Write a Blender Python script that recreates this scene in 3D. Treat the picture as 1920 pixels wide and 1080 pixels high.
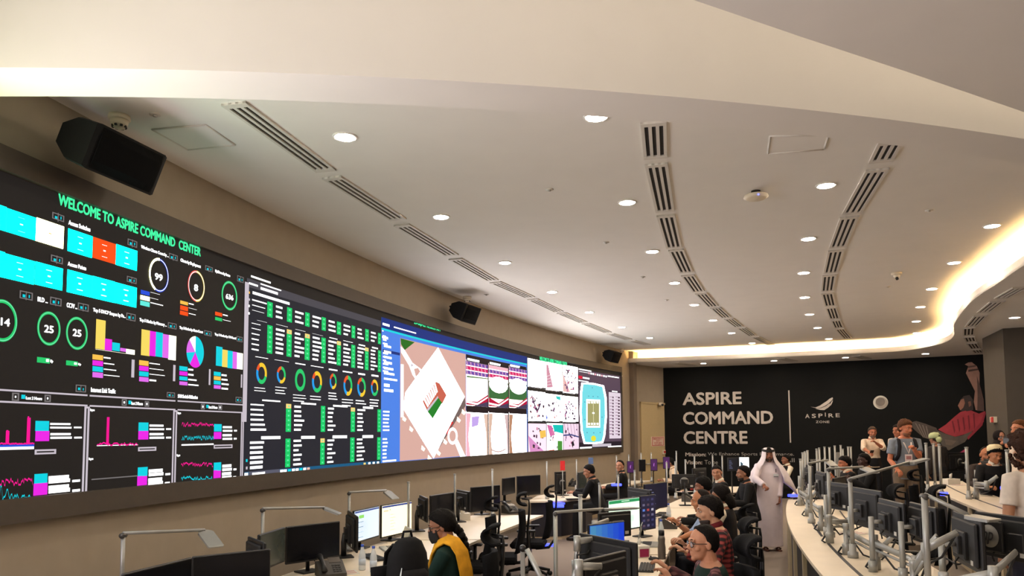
import bpy, bmesh, math, random
from mathutils import Vector, Matrix, Euler, noise as mnoise
for o in list(bpy.data.objects):
    bpy.data.objects.remove(o)
SC = bpy.context.scene
COL = SC.collection
random.seed(7)
# ------------------------------------------------------------------ camera, world, exposure
FOC = 1400.0; PPX = 960.0; PPY = 712.0          # focal length and principal point for a 1920x1080 picture
PITCH = math.atan(100 / 1400); ROLL = math.radians(.37); EYE = 2.02
cp, sp, cr, sr = math.cos(PITCH), math.sin(PITCH), math.cos(ROLL), math.sin(ROLL)
cam_d = bpy.data.cameras.new('camera'); cam = bpy.data.objects.new('camera', cam_d); COL.objects.link(cam)
cam_d.sensor_width = 36; cam_d.lens = FOC / 1920 * 36
cam_d.shift_y = (PPY - 540) / 1920; cam_d.clip_start = .05
up0 = Vector((0, -sp, cp)); rt = Vector((1, 0, 0)) * cr - up0 * sr; upv = Vector((1, 0, 0)) * sr + up0 * cr
fw = Vector((0, cp, sp))
cam.matrix_world = Matrix(((rt.x, upv.x, -fw.x, 0), (rt.y, upv.y, -fw.y, 0), (rt.z, upv.z, -fw.z, EYE), (0, 0, 0, 1)))
SC.camera = cam
w = bpy.data.worlds.new('world'); SC.world = w; w.use_nodes = True
w.node_tree.nodes['Background'].inputs[0].default_value = (1, .93, .85, 1)
w.node_tree.nodes['Background'].inputs[1].default_value = .05
SC.view_settings.view_transform = 'Standard'; SC.view_settings.look = 'None'
SC.view_settings.gamma = 1; SC.view_settings.use_curve_mapping = False
SC.view_settings.exposure = 0.0
LAMP = 310.0        # downlight lens emission
COVE = 95.0        # cove strip emission
SCR = 1.0         # video wall emission
try:
    SC.cycles.use_denoising = True; SC.cycles.max_bounces = 8; SC.cycles.diffuse_bounces = 5
    SC.cycles.sample_clamp_indirect = 6; SC.cycles.use_light_tree = True
    SC.cycles.caustics_reflective = False; SC.cycles.caustics_refractive = False
except Exception:
    pass
CE = 4.42          # main ceiling
# ------------------------------------------------------------------ where a sight line meets the room
def ray(x, y):
    a = (x - PPX) / FOC; b = -(y - PPY) / FOC
    r = a * cr + b * sr; u = -a * sr + b * cr
    return Vector((r, cp - u * sp, sp + u * cp))
def pz(x, y, z):
    d = ray(x, y); t = (z - EYE) / d.z
    return Vector((d.x * t, d.y * t, z))
def py_(x, y, Y):
    d = ray(x, y); t = Y / d.y
    return Vector((d.x * t, Y, EYE + d.z * t))
class Cyl:                                       # a vertical curved wall
    def __init__(s, cx, cy, R): s.cx, s.cy, s.R = cx, cy, R
    def hit(s, x, y, off=0, far=None):           # -> (arc length, z)
        d = ray(x, y); R = s.R - off
        a = d.x**2 + d.y**2; b = -2 * (d.x * s.cx + d.y * s.cy); c = s.cx**2 + s.cy**2 - R * R
        q = math.sqrt(max(0, b * b - 4 * a * c)); ts = [(-b - q) / (2 * a), (-b + q) / (2 * a)]
        t = max(ts) if s.far else min(t for t in ts if t > 0)
        return s.inv(d.x * t, d.y * t), EYE + d.z * t
    far = False
    def inv(s, X, Y): return math.atan2(Y - s.cy, X - s.cx) * s.sg * s.R
    sg = -1
    def pt(s, u, z, off=0):
        th = u / s.R * s.sg
        return Vector((s.cx + (s.R - off) * math.cos(th), s.cy + (s.R - off) * math.sin(th), z))
class WallL(Cyl):                                # the video wall's arc: angle measured from -X
    far = False
    def inv(s, X, Y): return math.atan2(Y - s.cy, s.cx - X) * s.R
    def pt(s, u, z, off=0):
        th = u / s.R
        return Vector((s.cx - (s.R - off) * math.cos(th), s.cy + (s.R - off) * math.sin(th), z))
    def hit(s, x, y, off=0):
        d = ray(x, y); R = s.R - off
        a = d.x**2 + d.y**2; b = -2 * (d.x * s.cx + d.y * s.cy); c = s.cx**2 + s.cy**2 - R * R
        q = math.sqrt(max(0, b * b - 4 * a * c)); best = None
        for t in ((-b - q) / (2 * a), (-b + q) / (2 * a)):
            if t > 0 and d.y * t < 30 and d.x * t < 20: best = t
        return s.inv(d.x * best, d.y * best), EYE + d.z * best
WL = WallL(48.1, -5.46, 52.455)
def wx(off, Y): return WL.cx - math.sqrt((WL.R - off)**2 - (Y - WL.cy)**2)
def wyaw(off, Y):                                # direction along the wall (radians from +Y towards +X)
    return math.asin((Y - WL.cy) / (WL.R - off))
# ------------------------------------------------------------------ materials
def lin(c):
    c = c / 255.0
    return c / 12.92 if c <= .04045 else ((c + .055) / 1.055)**2.4
MATS = {}
def M(name, rgb=(128, 128, 128), rough=.5, metal=0.0, var=.06, scale=20.0, emit=0.0, ecol=None, bump=0.0, spec=.5, alpha=1, sample=True, trans=0):
    if name in MATS: return MATS[name]
    m = bpy.data.materials.new(name); m.use_nodes = True; nt = m.node_tree; b = nt.nodes['Principled BSDF']
    c = [lin(v) for v in rgb]
    b.inputs['Roughness'].default_value = rough; b.inputs['Metallic'].default_value = metal
    b.inputs['Specular IOR Level'].default_value = spec
    tc = nt.nodes.new('ShaderNodeTexCoord'); nz = nt.nodes.new('ShaderNodeTexNoise')
    nz.inputs['Scale'].default_value = scale; nz.inputs['Detail'].default_value = 3
    nt.links.new(tc.outputs['Object'], nz.inputs['Vector'])
    if var > 0:
        rp = nt.nodes.new('ShaderNodeValToRGB')
        rp.color_ramp.elements[0].position = .3; rp.color_ramp.elements[1].position = .7
        rp.color_ramp.elements[0].color = [max(0, v * (1 - var)) for v in c] + [1]
        rp.color_ramp.elements[1].color = [min(1, v * (1 + var)) for v in c] + [1]
        nt.links.new(nz.outputs['Fac'], rp.inputs['Fac']); nt.links.new(rp.outputs['Color'], b.inputs['Base Color'])
    else:
        b.inputs['Base Color'].default_value = c + [1]
    if bump > 0:
        bp = nt.nodes.new('ShaderNodeBump'); bp.inputs['Strength'].default_value = bump; bp.inputs['Distance'].default_value = .01
        nt.links.new(nz.outputs['Fac'], bp.inputs['Height']); nt.links.new(bp.outputs['Normal'], b.inputs['Normal'])
    if emit > 0:
        e = [lin(v) for v in (ecol or rgb)]
        b.inputs['Emission Color'].default_value = e + [1]; b.inputs['Emission Strength'].default_value = emit
        if not sample:
            try: m.cycles.emission_sampling = 'NONE'
            except Exception: pass
    if trans: b.inputs['Transmission Weight'].default_value = trans
    if alpha < 1: b.inputs['Alpha'].default_value = alpha
    MATS[name] = m
    return m
def glow(rgb, k=1.0, big=False):                 # a lit picture element of the screens
    return M('led_%d_%d_%d_%s%.2f' % (*rgb, 'b' if big else 's', k), (3, 3, 3), .6, 0, 0, emit=SCR * k, ecol=rgb, sample=big, spec=.06)
# ------------------------------------------------------------------ mesh builder
class MB:
    def __init__(s): s.v = []; s.f = []; s.mi = []; s.m = []; s.sm = []
    def mat(s, m):
        if m not in s.m: s.m.append(m)
        return s.m.index(m)
    def add(s, vs, fs, m, smooth=False):
        o = len(s.v); k = s.mat(m); s.v += [Vector(p) for p in vs]
        for f in fs: s.f.append([i + o for i in f]); s.mi.append(k); s.sm.append(smooth)
        return s
    def box(s, c, d, m, R=None, bev=0):
        c = Vector(c); x, y, z = d[0] / 2, d[1] / 2, d[2] / 2
        if bev > 0:
            bv = min(bev, x * .9, y * .9, z * .9)
            vs = []; 
            for sx in (-1, 1):
                for sy in (-1, 1):
                    for sz in (-1, 1):
                        vs += [(sx * (x - bv), sy * (y - bv), sz * z), (sx * (x - bv), sy * y, sz * (z - bv)), (sx * x, sy * (y - bv), sz * (z - bv))]
            bm = bmesh.new(); bl = [bm.verts.new(p) for p in vs]
            r = bmesh.ops.convex_hull(bm, input=bl); bm.verts.index_update()
            V = [v.co.copy() for v in bm.verts]; F = [[v.index for v in f.verts] for f in bm.faces]; bm.free()
        else:
            V = [Vector((sx * x, sy * y, sz * z)) for sx in (-1, 1) for sy in (-1, 1) for sz in (-1, 1)]
            F = [(0, 1, 3, 2), (4, 6, 7, 5), (0, 4, 5, 1), (2, 3, 7, 6), (0, 2, 6, 4), (1, 5, 7, 3)]
        if R is not None: V = [R @ p for p in V]
        return s.add([p + c for p in V], F, m)
    def tube(s, pts, r, m, n=10, cap=True, smooth=True, flat=None, up=None):
        pts = [Vector(p) for p in pts]; k = len(pts)
        rs = r if isinstance(r, (list, tuple)) else [r] * k
        vs = []; prev = None
        for i, p in enumerate(pts):
            t = (pts[min(i + 1, k - 1)] - pts[max(i - 1, 0)]).normalized()
            if prev is None:
                a = Vector(up) if up else (Vector((0, 0, 1)) if abs(t.z) < .9 else Vector((0, 1, 0)))
            else: a = prev
            x = (a - t * a.dot(t)).normalized(); y = t.cross(x); prev = x
            for j in range(n):
                an = 2 * math.pi * j / n
                fx, fy = (1, 1) if flat is None else flat
                vs.append(p + (x * math.cos(an) * fx + y * math.sin(an) * fy) * rs[i])
        fs = [(i * n + j, i * n + (j + 1) % n, (i + 1) * n + (j + 1) % n, (i + 1) * n + j) for i in range(k - 1) for j in range(n)]
        if cap: fs += [list(range(n))[::-1], [(k - 1) * n + j for j in range(n)]]
        return s.add(vs, fs, m, smooth)
    def cyl(s, c, r, h, m, n=20, r2=None, axis=(0, 0, 1)):
        a = Vector(axis).normalized(); c = Vector(c)
        return s.tube([c, c + a * h], [r, r if r2 is None else r2], m, n)
    def lathe(s, prof, m, n=24, c=(0, 0, 0), R=None):
        c = Vector(c); vs = []
        for (r, z) in prof:
            for j in range(n):
                p = Vector((r * math.cos(2 * math.pi * j / n), r * math.sin(2 * math.pi * j / n), z))
                vs.append((R @ p if R is not None else p) + c)
        k = len(prof)
        fs = [(i * n + j, i * n + (j + 1) % n, (i + 1) * n + (j + 1) % n, (i + 1) * n + j) for i in range(k - 1) for j in range(n)]
        fs += [list(range(n))[::-1], [(k - 1) * n + j for j in range(n)]]
        return s.add(vs, fs, m, True)
    def ball(s, c, r, m, n=14, R=None):
        c = Vector(c); r = (r, r, r) if not isinstance(r, (tuple, list)) else r
        vs = [Vector((0, 0, r[2]))]; h = n // 2
        for i in range(1, h):
            a = math.pi * i / h
            for j in range(n):
                b = 2 * math.pi * j / n
                vs.append(Vector((r[0] * math.sin(a) * math.cos(b), r[1] * math.sin(a) * math.sin(b), r[2] * math.cos(a))))
        vs.append(Vector((0, 0, -r[2]))); L = len(vs) - 1
        fs = [(0, 1 + j, 1 + (j + 1) % n) for j in range(n)]
        for i in range(h - 2):
            for j in range(n):
                a = 1 + i * n + j; b = 1 + i * n + (j + 1) % n
                fs.append((a, a + n, b + n, b))
        o = 1 + (h - 2) * n
        fs += [(L, o + (j + 1) % n, o + j) for j in range(n)]
        if R is not None: vs = [R @ p for p in vs]
        return s.add([p + c for p in vs], fs, m, True)
    def prism(s, poly, z0, z1, m):               # poly: plan outline
        n = len(poly); vs = [(p[0], p[1], z0) for p in poly] + [(p[0], p[1], z1) for p in poly]
        fs = [(i, (i + 1) % n, (i + 1) % n + n, i + n) for i in range(n)] + [list(range(n))[::-1], list(range(n, 2 * n))]
        return s.add(vs, fs, m)
    def sweep(s, rows, m, closed=False, caps=True, smooth=False):   # rows: list of profiles (equal length, each a closed loop)
        n = len(rows[0]); vs = [p for r in rows for p in r]; k = len(rows)
        fs = [(i * n + j, i * n + (j + 1) % n, (i + 1) * n + (j + 1) % n, (i + 1) * n + j) for i in range(k - 1) for j in range(n)]
        if caps: fs += [list(range(n))[::-1], [(k - 1) * n + j for j in range(n)]]
        return s.add(vs, fs, m, smooth)
    def sheet(s, rows, m, smooth=True):
        n = len(rows[0]); vs = [p for r in rows for p in r]
        fs = [(i * n + j, i * n + j + 1, (i + 1) * n + j + 1, (i + 1) * n + j) for i in range(len(rows) - 1) for j in range(n - 1)]
        return s.add(vs, fs, m, smooth)
    def build(s, name, parent=None, fix=True):
        me = bpy.data.meshes.new(name); me.from_pydata([tuple(p) for p in s.v], [], s.f)
        for m in s.m: me.materials.append(m)
        me.polygons.foreach_set('material_index', s.mi); me.polygons.foreach_set('use_smooth', s.sm)
        if fix:
            bm = bmesh.new(); bm.from_mesh(me); bmesh.ops.recalc_face_normals(bm, faces=bm.faces); bm.to_mesh(me); bm.free()
        me.update()
        o = bpy.data.objects.new(name, me); COL.objects.link(o)
        if parent: o.parent = parent
        return o
def tag(o, label=None, cat=None, group=None, kind=None):
    if label: o['label'] = label
    if cat: o['category'] = cat
    if group: o['group'] = group
    if kind: o['kind'] = kind
    return o
def thing(name, label, cat, loc=(0, 0, 0), rz=0.0, group=None, rot=None):
    o = bpy.data.objects.new(name, None); COL.objects.link(o); o.empty_display_size = .1
    o.location = loc; o.rotation_euler = rot if rot is not None else (0, 0, rz)
    return tag(o, label, cat, group)
def struct(o): o['kind'] = 'structure'; return o
def copy_tree(o, parent=None):
    c = o.copy(); COL.objects.link(c)
    if parent is not None: c.parent = parent
    for ch in KIDS.get(o.name, [k for k in bpy.data.objects if k.parent == o]): copy_tree(ch, c)
    return c
KIDS = {}
def kids(o):
    for x in [o] + list(o.children_recursive): KIDS[x.name] = list(x.children)
def dup(o, loc, rz=None, label=None, group=None):
    if o.name not in KIDS: kids(o)
    c = copy_tree(o); c.location = loc
    if rz is not None: c.rotation_euler = (0, 0, rz)
    if label: c['label'] = label
    if group: c['group'] = group
    return c
ORD = ['first', 'second', 'third', 'fourth', 'fifth', 'sixth', 'seventh', 'eighth', 'ninth', 'tenth', 'eleventh', 'twelfth']
def RZ(a): return Matrix.Rotation(a, 3, 'Z')
def RX(a): return Matrix.Rotation(a, 3, 'X')
def RY(a): return Matrix.Rotation(a, 3, 'Y')
def text2d(body, bold=0.0):                      # -> verts scaled to 0..1 by the ink's box, faces
    cu = bpy.data.curves.new('lettering', 'FONT'); cu.body = body; cu.resolution_u = 3; cu.offset = bold * .4; cu.fill_mode = 'FRONT'
    ob = bpy.data.objects.new('lettering', cu); COL.objects.link(ob)
    bpy.context.view_layer.update(); dg = bpy.context.evaluated_depsgraph_get()
    me = bpy.data.meshes.new_from_object(ob.evaluated_get(dg))
    vs = [v.co.copy() for v in me.vertices]; fs = [list(p.vertices) for p in me.polygons]
    bpy.data.objects.remove(ob); bpy.data.curves.remove(cu); bpy.data.meshes.remove(me)
    x0 = min(v.x for v in vs); x1 = max(v.x for v in vs); y0 = min(v.y for v in vs); y1 = max(v.y for v in vs)
    return [((v.x - x0) / (x1 - x0), (v.y - y0) / (y1 - y0)) for v in vs], fs
class Surf:                                      # flat artwork laid on a curved wall
    def __init__(s, cyl, off, step=.35): s.c, s.off, s.step = cyl, off, step
    def sz(s, x, y): return s.c.hit(x, y, s.off)
    def rect_sz(s, mb, s0, z0, s1, z1, m, lay):
        if s1 < s0: s0, s1 = s1, s0
        n = max(1, int((s1 - s0) / s.step + .99)); off = s.off + .0025 * lay
        vs = []
        for i in range(n + 1):
            u = s0 + (s1 - s0) * i / n; vs += [s.c.pt(u, z0, off), s.c.pt(u, z1, off)]
        mb.add(vs, [(2 * i, 2 * i + 2, 2 * i + 3, 2 * i + 1) for i in range(n)], m)
    def rect(s, mb, tl, br, m, lay=1):
        a = s.sz(*tl); b = s.sz(*br); s.rect_sz(mb, a[0], b[1], b[0], a[1], m, lay)
    def outline(s, mb, tl, br, m, lay=1, t=.008):
        a = s.sz(*tl); b = s.sz(*br); s0, s1, z1, z0 = min(a[0], b[0]), max(a[0], b[0]), a[1], b[1]
        for q in ((s0, z0, s1, z0 + t), (s0, z1 - t, s1, z1), (s0, z0, s0 + t * 1.4, z1), (s1 - t * 1.4, z0, s1, z1)): s.rect_sz(mb, *q, m, lay)
    def poly(s, mb, pts, m, lay=1, dense=0):
        sz = [s.sz(*p) for p in pts]; s.poly_sz(mb, sz, m, lay)
    def poly_sz(s, mb, sz, m, lay=1):
        bm = bmesh.new(); vs = [bm.verts.new((a, b, 0)) for a, b in sz]
        f = bm.faces.new(vs); bmesh.ops.triangulate(bm, faces=[f])
        s0 = min(a for a, b in sz); s1 = max(a for a, b in sz); k = s0 + s.step
        while k < s1:
            bmesh.ops.bisect_plane(bm, geom=bm.verts[:] + bm.edges[:] + bm.faces[:], plane_co=(k, 0, 0), plane_no=(1, 0, 0)); k += s.step
        bm.verts.index_update(); off = s.off + .0025 * lay
        mb.add([s.c.pt(v.co.x, v.co.y, off) for v in bm.verts], [[v.index for v in f.verts] for f in bm.faces], m); bm.free()
    def ring(s, mb, c, rx, ry, w, segs, lay=1, n=48, start=90):   # segs: [(fraction, material)]; clockwise from the top
        a = s.sz(c[0] - rx, c[1]); b = s.sz(c[0] + rx, c[1]); t = s.sz(c[0], c[1] - ry); d = s.sz(c[0], c[1] + ry)
        cs, cz = (a[0] + b[0]) / 2, (t[1] + d[1]) / 2; Rs, Rz = abs(b[0] - a[0]) / 2, (t[1] - d[1]) / 2
        ang = 0.0; off = s.off + .0025 * lay
        for fr, m in segs:
            k = max(2, int(n * fr)); vs = []
            for i in range(k + 1):
                th = math.radians(start) - (ang + fr * i / k) * 2 * math.pi
                for q in (1, 1 - w): vs.append(s.c.pt(cs + Rs * q * math.cos(th), cz + Rz * q * math.sin(th), off))
            mb.add(vs, [(2 * i, 2 * i + 1, 2 * i + 3, 2 * i + 2) for i in range(k)], m); ang += fr
    def text(s, mb, body, x0, yt, yb, x1, m, lay=2, bold=.012, thick=0):
        vs, fs = text2d(body); a = s.sz(x0, yt); b = s.sz(x0, yb); c = s.sz(x1, yb)
        off = s.off + .0025 * lay; z0, z1 = b[1], a[1]; r = bold * (z1 - z0) * 1.3; W = c[0] - a[0]
        P = [s.c.pt(a[0] + r + (W - 2 * r) * u, z0 + r + (z1 - z0 - 2 * r) * v, off) for u, v in vs]
        if bold > 0:                             # heavier strokes
            for k in range(8):
                dx, dz = r * math.cos(k * math.pi / 4), r * math.sin(k * math.pi / 4)
                mb.add([s.c.pt(a[0] + r + dx + (W - 2 * r) * u, z0 + r + dz + (z1 - z0 - 2 * r) * v, off - .0004 * (k + 1)) for u, v in vs], fs, m)
        mb.add(P, fs, m)
        if thick:
            P2 = [s.c.pt(a[0] + r + (W - 2 * r) * u, z0 + r + (z1 - z0 - 2 * r) * v, off - thick) for u, v in vs]
            ed = {}
            for f in fs:
                for i in range(len(f)):
                    e = (f[i], f[(i + 1) % len(f)]); ed[frozenset(e)] = None if frozenset(e) in ed else e
            rim = [e for e in ed.values() if e]; n = len(P)
            mb.add(P + P2, [(e[0], e[1], e[1] + n, e[0] + n) for e in rim], m)
# ================================================================== THE ROOM
m_ceil = M('ceiling_white', (240, 237, 231), .9, var=.012, scale=3)
m_wall = M('wall_beige', (163, 151, 134), .85, var=.03, scale=6)
m_wall2 = M('wall_brown', (120, 108, 96), .85, var=.04, scale=4)
m_floor = M('carpet_grey', (138, 126, 116), .95, var=.22, scale=160, bump=.3)
m_dark = M('dark_metal', (52, 47, 43), .6, var=.06)
m_cream = M('door_cream', (200, 180, 138), .7, var=.03)
m_mural = M('mural_black', (14, 15, 15), .8, var=.1, scale=2, spec=.2)
def arcpts(cyl, u0, u1, n, z, off=0): return [cyl.pt(u0 + (u1 - u0) * i / n, z, off) for i in range(n + 1)]
U0 = WL.inv(wx(0, -4), -4); U1 = WL.inv(wx(0, 22.2), 22.2)
# wall with the video wall: an arc 20 cm thick
mb = MB(); rows = []
for i in range(61):
    u = U0 + (U1 - U0) * i / 60
    rows.append([WL.pt(u, 0, 0), WL.pt(u, 5.3, 0), WL.pt(u, 5.3, -.2), WL.pt(u, 0, -.2)])
mb.sweep(rows, m_wall); struct(mb.build('wall_left'))
# pier at the end of the arc
e = WL.pt(U1, 0); an = wyaw(0, 22.2)
mb = MB().box((e.x - .02, e.y + .05, 2.2), (.36, .24, 4.4), m_wall2, RZ(-an)); struct(mb.build('trim_1'))
# far wall: plain bay with the door, then the curved black mural wall
bay0 = Vector((3.45, 22.3, 0)); bay1 = Vector((4.87, 23.97, 0)); bd = (bay1 - bay0).normalized(); bn = Vector((bd.y, -bd.x, 0))
def bay(t, z, o=0): return bay0 + bd * t + bn * o + Vector((0, 0, z))
BL = (bay1 - bay0).length
mb = MB(); mb.sweep([[bay(-.3, 0), bay(BL + .1, 0), bay(BL + .1, 0, -.2), bay(-.3, 0, -.2)], [bay(-.3, 4.4), bay(BL + .1, 4.4), bay(BL + .1, 4.4, -.2), bay(-.3, 4.4, -.2)]], m_wall)
struct(mb.build('wall_far'))
def bayhit(x, y):
    d = ray(x, y); t = bay0.dot(bn) / (d.x * bn.x + d.y * bn.y); p = Vector((d.x * t, d.y * t, 0))
    return (p - bay0).dot(bd), EYE + d.z * t
d0 = bayhit(1201, 757); d1 = BL - .03
mb = MB()
mb.sweep([[bay(d0[0], z, .0), bay(d1, z, .0), bay(d1, z, .03), bay(d0[0], z, .03)] for z in (0, d0[1])], m_cream)
dr = struct(mb.build('door_1'))
mb = MB()
for a, b, z0, z1 in ((d0[0] - .06, d0[0], 0, d0[1] + .06), (d0[0] - .06, d1 + .02, d0[1], d0[1] + .06)):
    mb.sweep([[bay(a, z, 0), bay(b, z, 0), bay(b, z, .05), bay(a, z, .05)] for z in (z0, z1)], m_cream)
mb.build('door_frame', dr)
m_steel = M('brushed_steel', (190, 186, 178), .35, .9, var=.05)
mb = MB(); t0 = bayhit(1240, 848)
mb.tube([bay(d0[0] + .15, 1.05, .09), bay(d1 - .15, 1.05, .09)], .022, m_steel)
for t in (d0[0] + .2, d1 - .2): mb.tube([bay(t, 1.05, .02), bay(t, 1.05, .09)], .016, m_steel)
mb.build('push_bar', dr)
# curved mural wall
import functools
def circ3(a, b, c):
    ax, ay, bx, by, cx, cy = a[0], a[1], b[0], b[1], c[0], c[1]
    d = 2 * (ax * (by - cy) + bx * (cy - ay) + cx * (ay - by))
    ux = ((ax*ax + ay*ay) * (by - cy) + (bx*bx + by*by) * (cy - ay) + (cx*cx + cy*cy) * (ay - by)) / d
    uy = ((ax*ax + ay*ay) * (cx - bx) + (bx*bx + by*by) * (ax - cx) + (cx*cx + cy*cy) * (bx - ax)) / d
    return ux, uy, math.hypot(ax - ux, ay - uy)
class WallF(Cyl):                                # centre lies on the room side; arc length grows to the right
    def inv(s, X, Y): return (math.pi / 2 - math.atan2(Y - s.cy, X - s.cx)) * s.R
    def pt(s, u, z, off=0):
        th = math.pi / 2 - u / s.R
        return Vector((s.cx + (s.R - off) * math.cos(th), s.cy + (s.R - off) * math.sin(th), z))
    def hit(s, x, y, off=0):
        d = ray(x, y); R = s.R - off
        a = d.x**2 + d.y**2; b = -2 * (d.x * s.cx + d.y * s.cy); c = s.cx**2 + s.cy**2 - R * R
        t = (-b + math.sqrt(max(0, b * b - 4 * a * c))) / (2 * a)
        return s.inv(d.x * t, d.y * t), EYE + d.z * t
WF = WallF(*circ3((4.87, 23.97), (9.1, 22.36), (12.82, 20.29)))
SF = CE - .34                                    # lower soffit
f0 = WF.inv(4.87, 23.97); f1 = WF.inv(13.4, 19.9)
mb = MB(); rows = []
for i in range(41):
    u = f0 + (f1 - f0) * i / 40
    rows.append([WF.pt(u, 0, 0), WF.pt(u, 4.4, 0), WF.pt(u, 4.4, -.2), WF.pt(u, 0, -.2)])
mb.sweep(rows, m_mural); struct(mb.build('wall_back'))
# column and right wall
k0 = (10.62, 16.75); k1 = (10.0, 15.1); k2 = (10.95, 14.45)
mb = MB().prism([k0, k1, (14.5, 12.4), (15.1, 14.1)], 0, 4.4, M('wall_dark_brown', (72, 65, 57), .85, var=.04, scale=4)); struct(mb.build('wall_right'))
mb = MB()
for c, d in (((6, -5, 2.65), (24, .2, 5.3)), ((16.5, 8, 2.65), (.2, 27, 5.3)), ((15.2, 22, 2.35), (3.2, .2, 4.7))): mb.box(c, d, m_wall)
struct(mb.build('wall_rear'))
mb = MB().box((6.5, 10, -.1), (26, 36, .2), m_floor); struct(mb.build('floor'))
# raised tiers behind the right-hand desks
def band(o0, o1, y0, y1, n=24):
    a = [(wx(o0, y0 + (y1 - y0) * i / n), y0 + (y1 - y0) * i / n) for i in range(n + 1)]
    b = [(wx(o1, y0 + (y1 - y0) * i / n), y0 + (y1 - y0) * i / n) for i in range(n + 1)]
    return a + b[::-1]
m_step = M('step_carpet', (130, 120, 110), .95, var=.2, scale=150)
mb = MB(); mb.prism(band(5.45, 8.3, 2.5, 15.6), 0, .15, m_step); struct(mb.build('floor_tier_1'))
mb = MB(); mb.prism(band(8.3, 12.2, 4.0, 11.4), 0, .30, m_step); struct(mb.build('floor_tier_2'))
mb = MB(); mb.prism(band(6.95, 11.6, 11.4, 19.5), 0, .30, m_step); struct(mb.build('floor_tier_3'))
# --- ceilings: one level throughout, with lower soffits round it
SF = CE - .34                                    # lower soffits
LC = (-3.26, 25.77, 21.37)                       # curved bulkhead overhead: centre and radius of its far edge
def c1(x, d=0): return Vector((x, LC[1] - math.sqrt((LC[2] + d)**2 - (x - LC[0])**2), 0))
xs = [-4.6 + 17.0 * i / 80 for i in range(81)]
HI = 5.25                                        # higher ceiling over the viewer
mb = MB(); mb.prism([(c1(x).x, c1(x).y + .05) for x in xs] + [(17, 12), (17, 30), (-6, 30)], CE, CE + .02, m_ceil); struct(mb.build('ceiling'))
mb = MB(); rows = []
for x in xs:
    a = c1(x); n_ = Vector((LC[0], LC[1], 0)) - a; n_.normalize(); b = a - n_ * .36
    rows.append([a + Vector((0, 0, SF)), a + Vector((0, 0, HI)), b + Vector((0, 0, HI)), b + Vector((0, 0, SF))])
mb.sweep(rows, m_ceil); struct(mb.build('trim_2'))
mb = MB(); mb.prism([(-5, -5.2), (16.6, -5.2), (16.6, 9.6), (-5, 9.6)], HI, HI + .02, m_ceil); struct(mb.build('ceiling_high'))
C2 = [(-4.4, .95), (-2.9, 1.65), (-.86, 2.62), (.875, 3.43), (1.52, 3.77), (2.28, 4.16), (3.34, 4.72), (5.15, 5.71), (8.6, 7.6)]
mb = MB(); mb.prism(C2 + [(16.6, 7.6), (16.6, -5.2), (-5, -5.2)], SF, SF + .06, m_ceil); struct(mb.build('ceiling_soffit'))
# lower soffit with the lit cove
F2 = [(3.30, 22.35), (3.57, 21.95), (4.41, 21.72), (6.6, 20.95), (8.66, 20.08), (9.75, 19.55), (10.12, 19.25), (10.25, 18.85), (10.27, 18.2), (10.14, 17.3), (9.6, 16.1), (8.78, 14.72), (8.05, 13.3), (7.32, 11.72), (6.85, 10.4), (6.47, 9.35), (6.1, 8.2), (5.85, 7.1)]
def spline(P, k=6):
    out = []
    for i in range(len(P) - 1):
        p0, p1, p2, p3 = [Vector((*P[max(0, min(len(P) - 1, i + j))], 0)) for j in (-1, 0, 1, 2)]
        for q in range(k):
            t = q / k
            out.append(.5 * ((2 * p1) + (p2 - p0) * t + (2 * p0 - 5 * p1 + 4 * p2 - p3) * t * t + (3 * p1 - p0 - 3 * p2 + p3) * t**3))
    out.append(Vector((*P[-1], 0))); return out
FS = spline(F2)
def offs(P, d):
    o = []
    for i, p in enumerate(P):
        t = (P[min(i + 1, len(P) - 1)] - P[max(0, i - 1)]).normalized(); o.append(p + Vector((-t.y, t.x, 0)) * d)
    return o
FO = offs(FS, .05); FB = offs(FS, .42)           # outer side, back of the cove
Z = lambda p, z: Vector((p.x, p.y, z))
mb = MB(); mb.sweep([[Z(p, SF), Z(p, CE - .22), Z(q, CE - .22), Z(q, SF)] for p, q in zip(FS, FO)], m_ceil); struct(mb.build('trim_3'))
mb = MB(); mb.prism([(p.x, p.y) for p in FS] + [(16.6, 7.1), (16.6, 26), (2, 26)], SF - .001, SF + .03, m_ceil); struct(mb.build('ceiling_lower'))
mb = MB(); mb.sweep([[Z(p, SF), Z(p, CE), Z(q, CE), Z(q, SF)] for p, q in zip(FB, offs(FS, .46))], m_ceil); struct(mb.build('trim_4'))
m_led = M('cove_led', (255, 226, 170), .5, 0, 0, emit=COVE, ecol=(255, 208, 138))
FL = offs(FS, .12); FL2 = offs(FS, .17)
mb = MB(); mb.sweep([[Z(p, SF + .04), Z(p, SF + .07), Z(q, SF + .07), Z(q, SF + .04)] for p, q in zip(FL, FL2)], m_led)
tag(mb.build('cove_light_strip'), 'warm glowing light strip hidden in the curved ceiling cove above the back wall', 'light')
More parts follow.
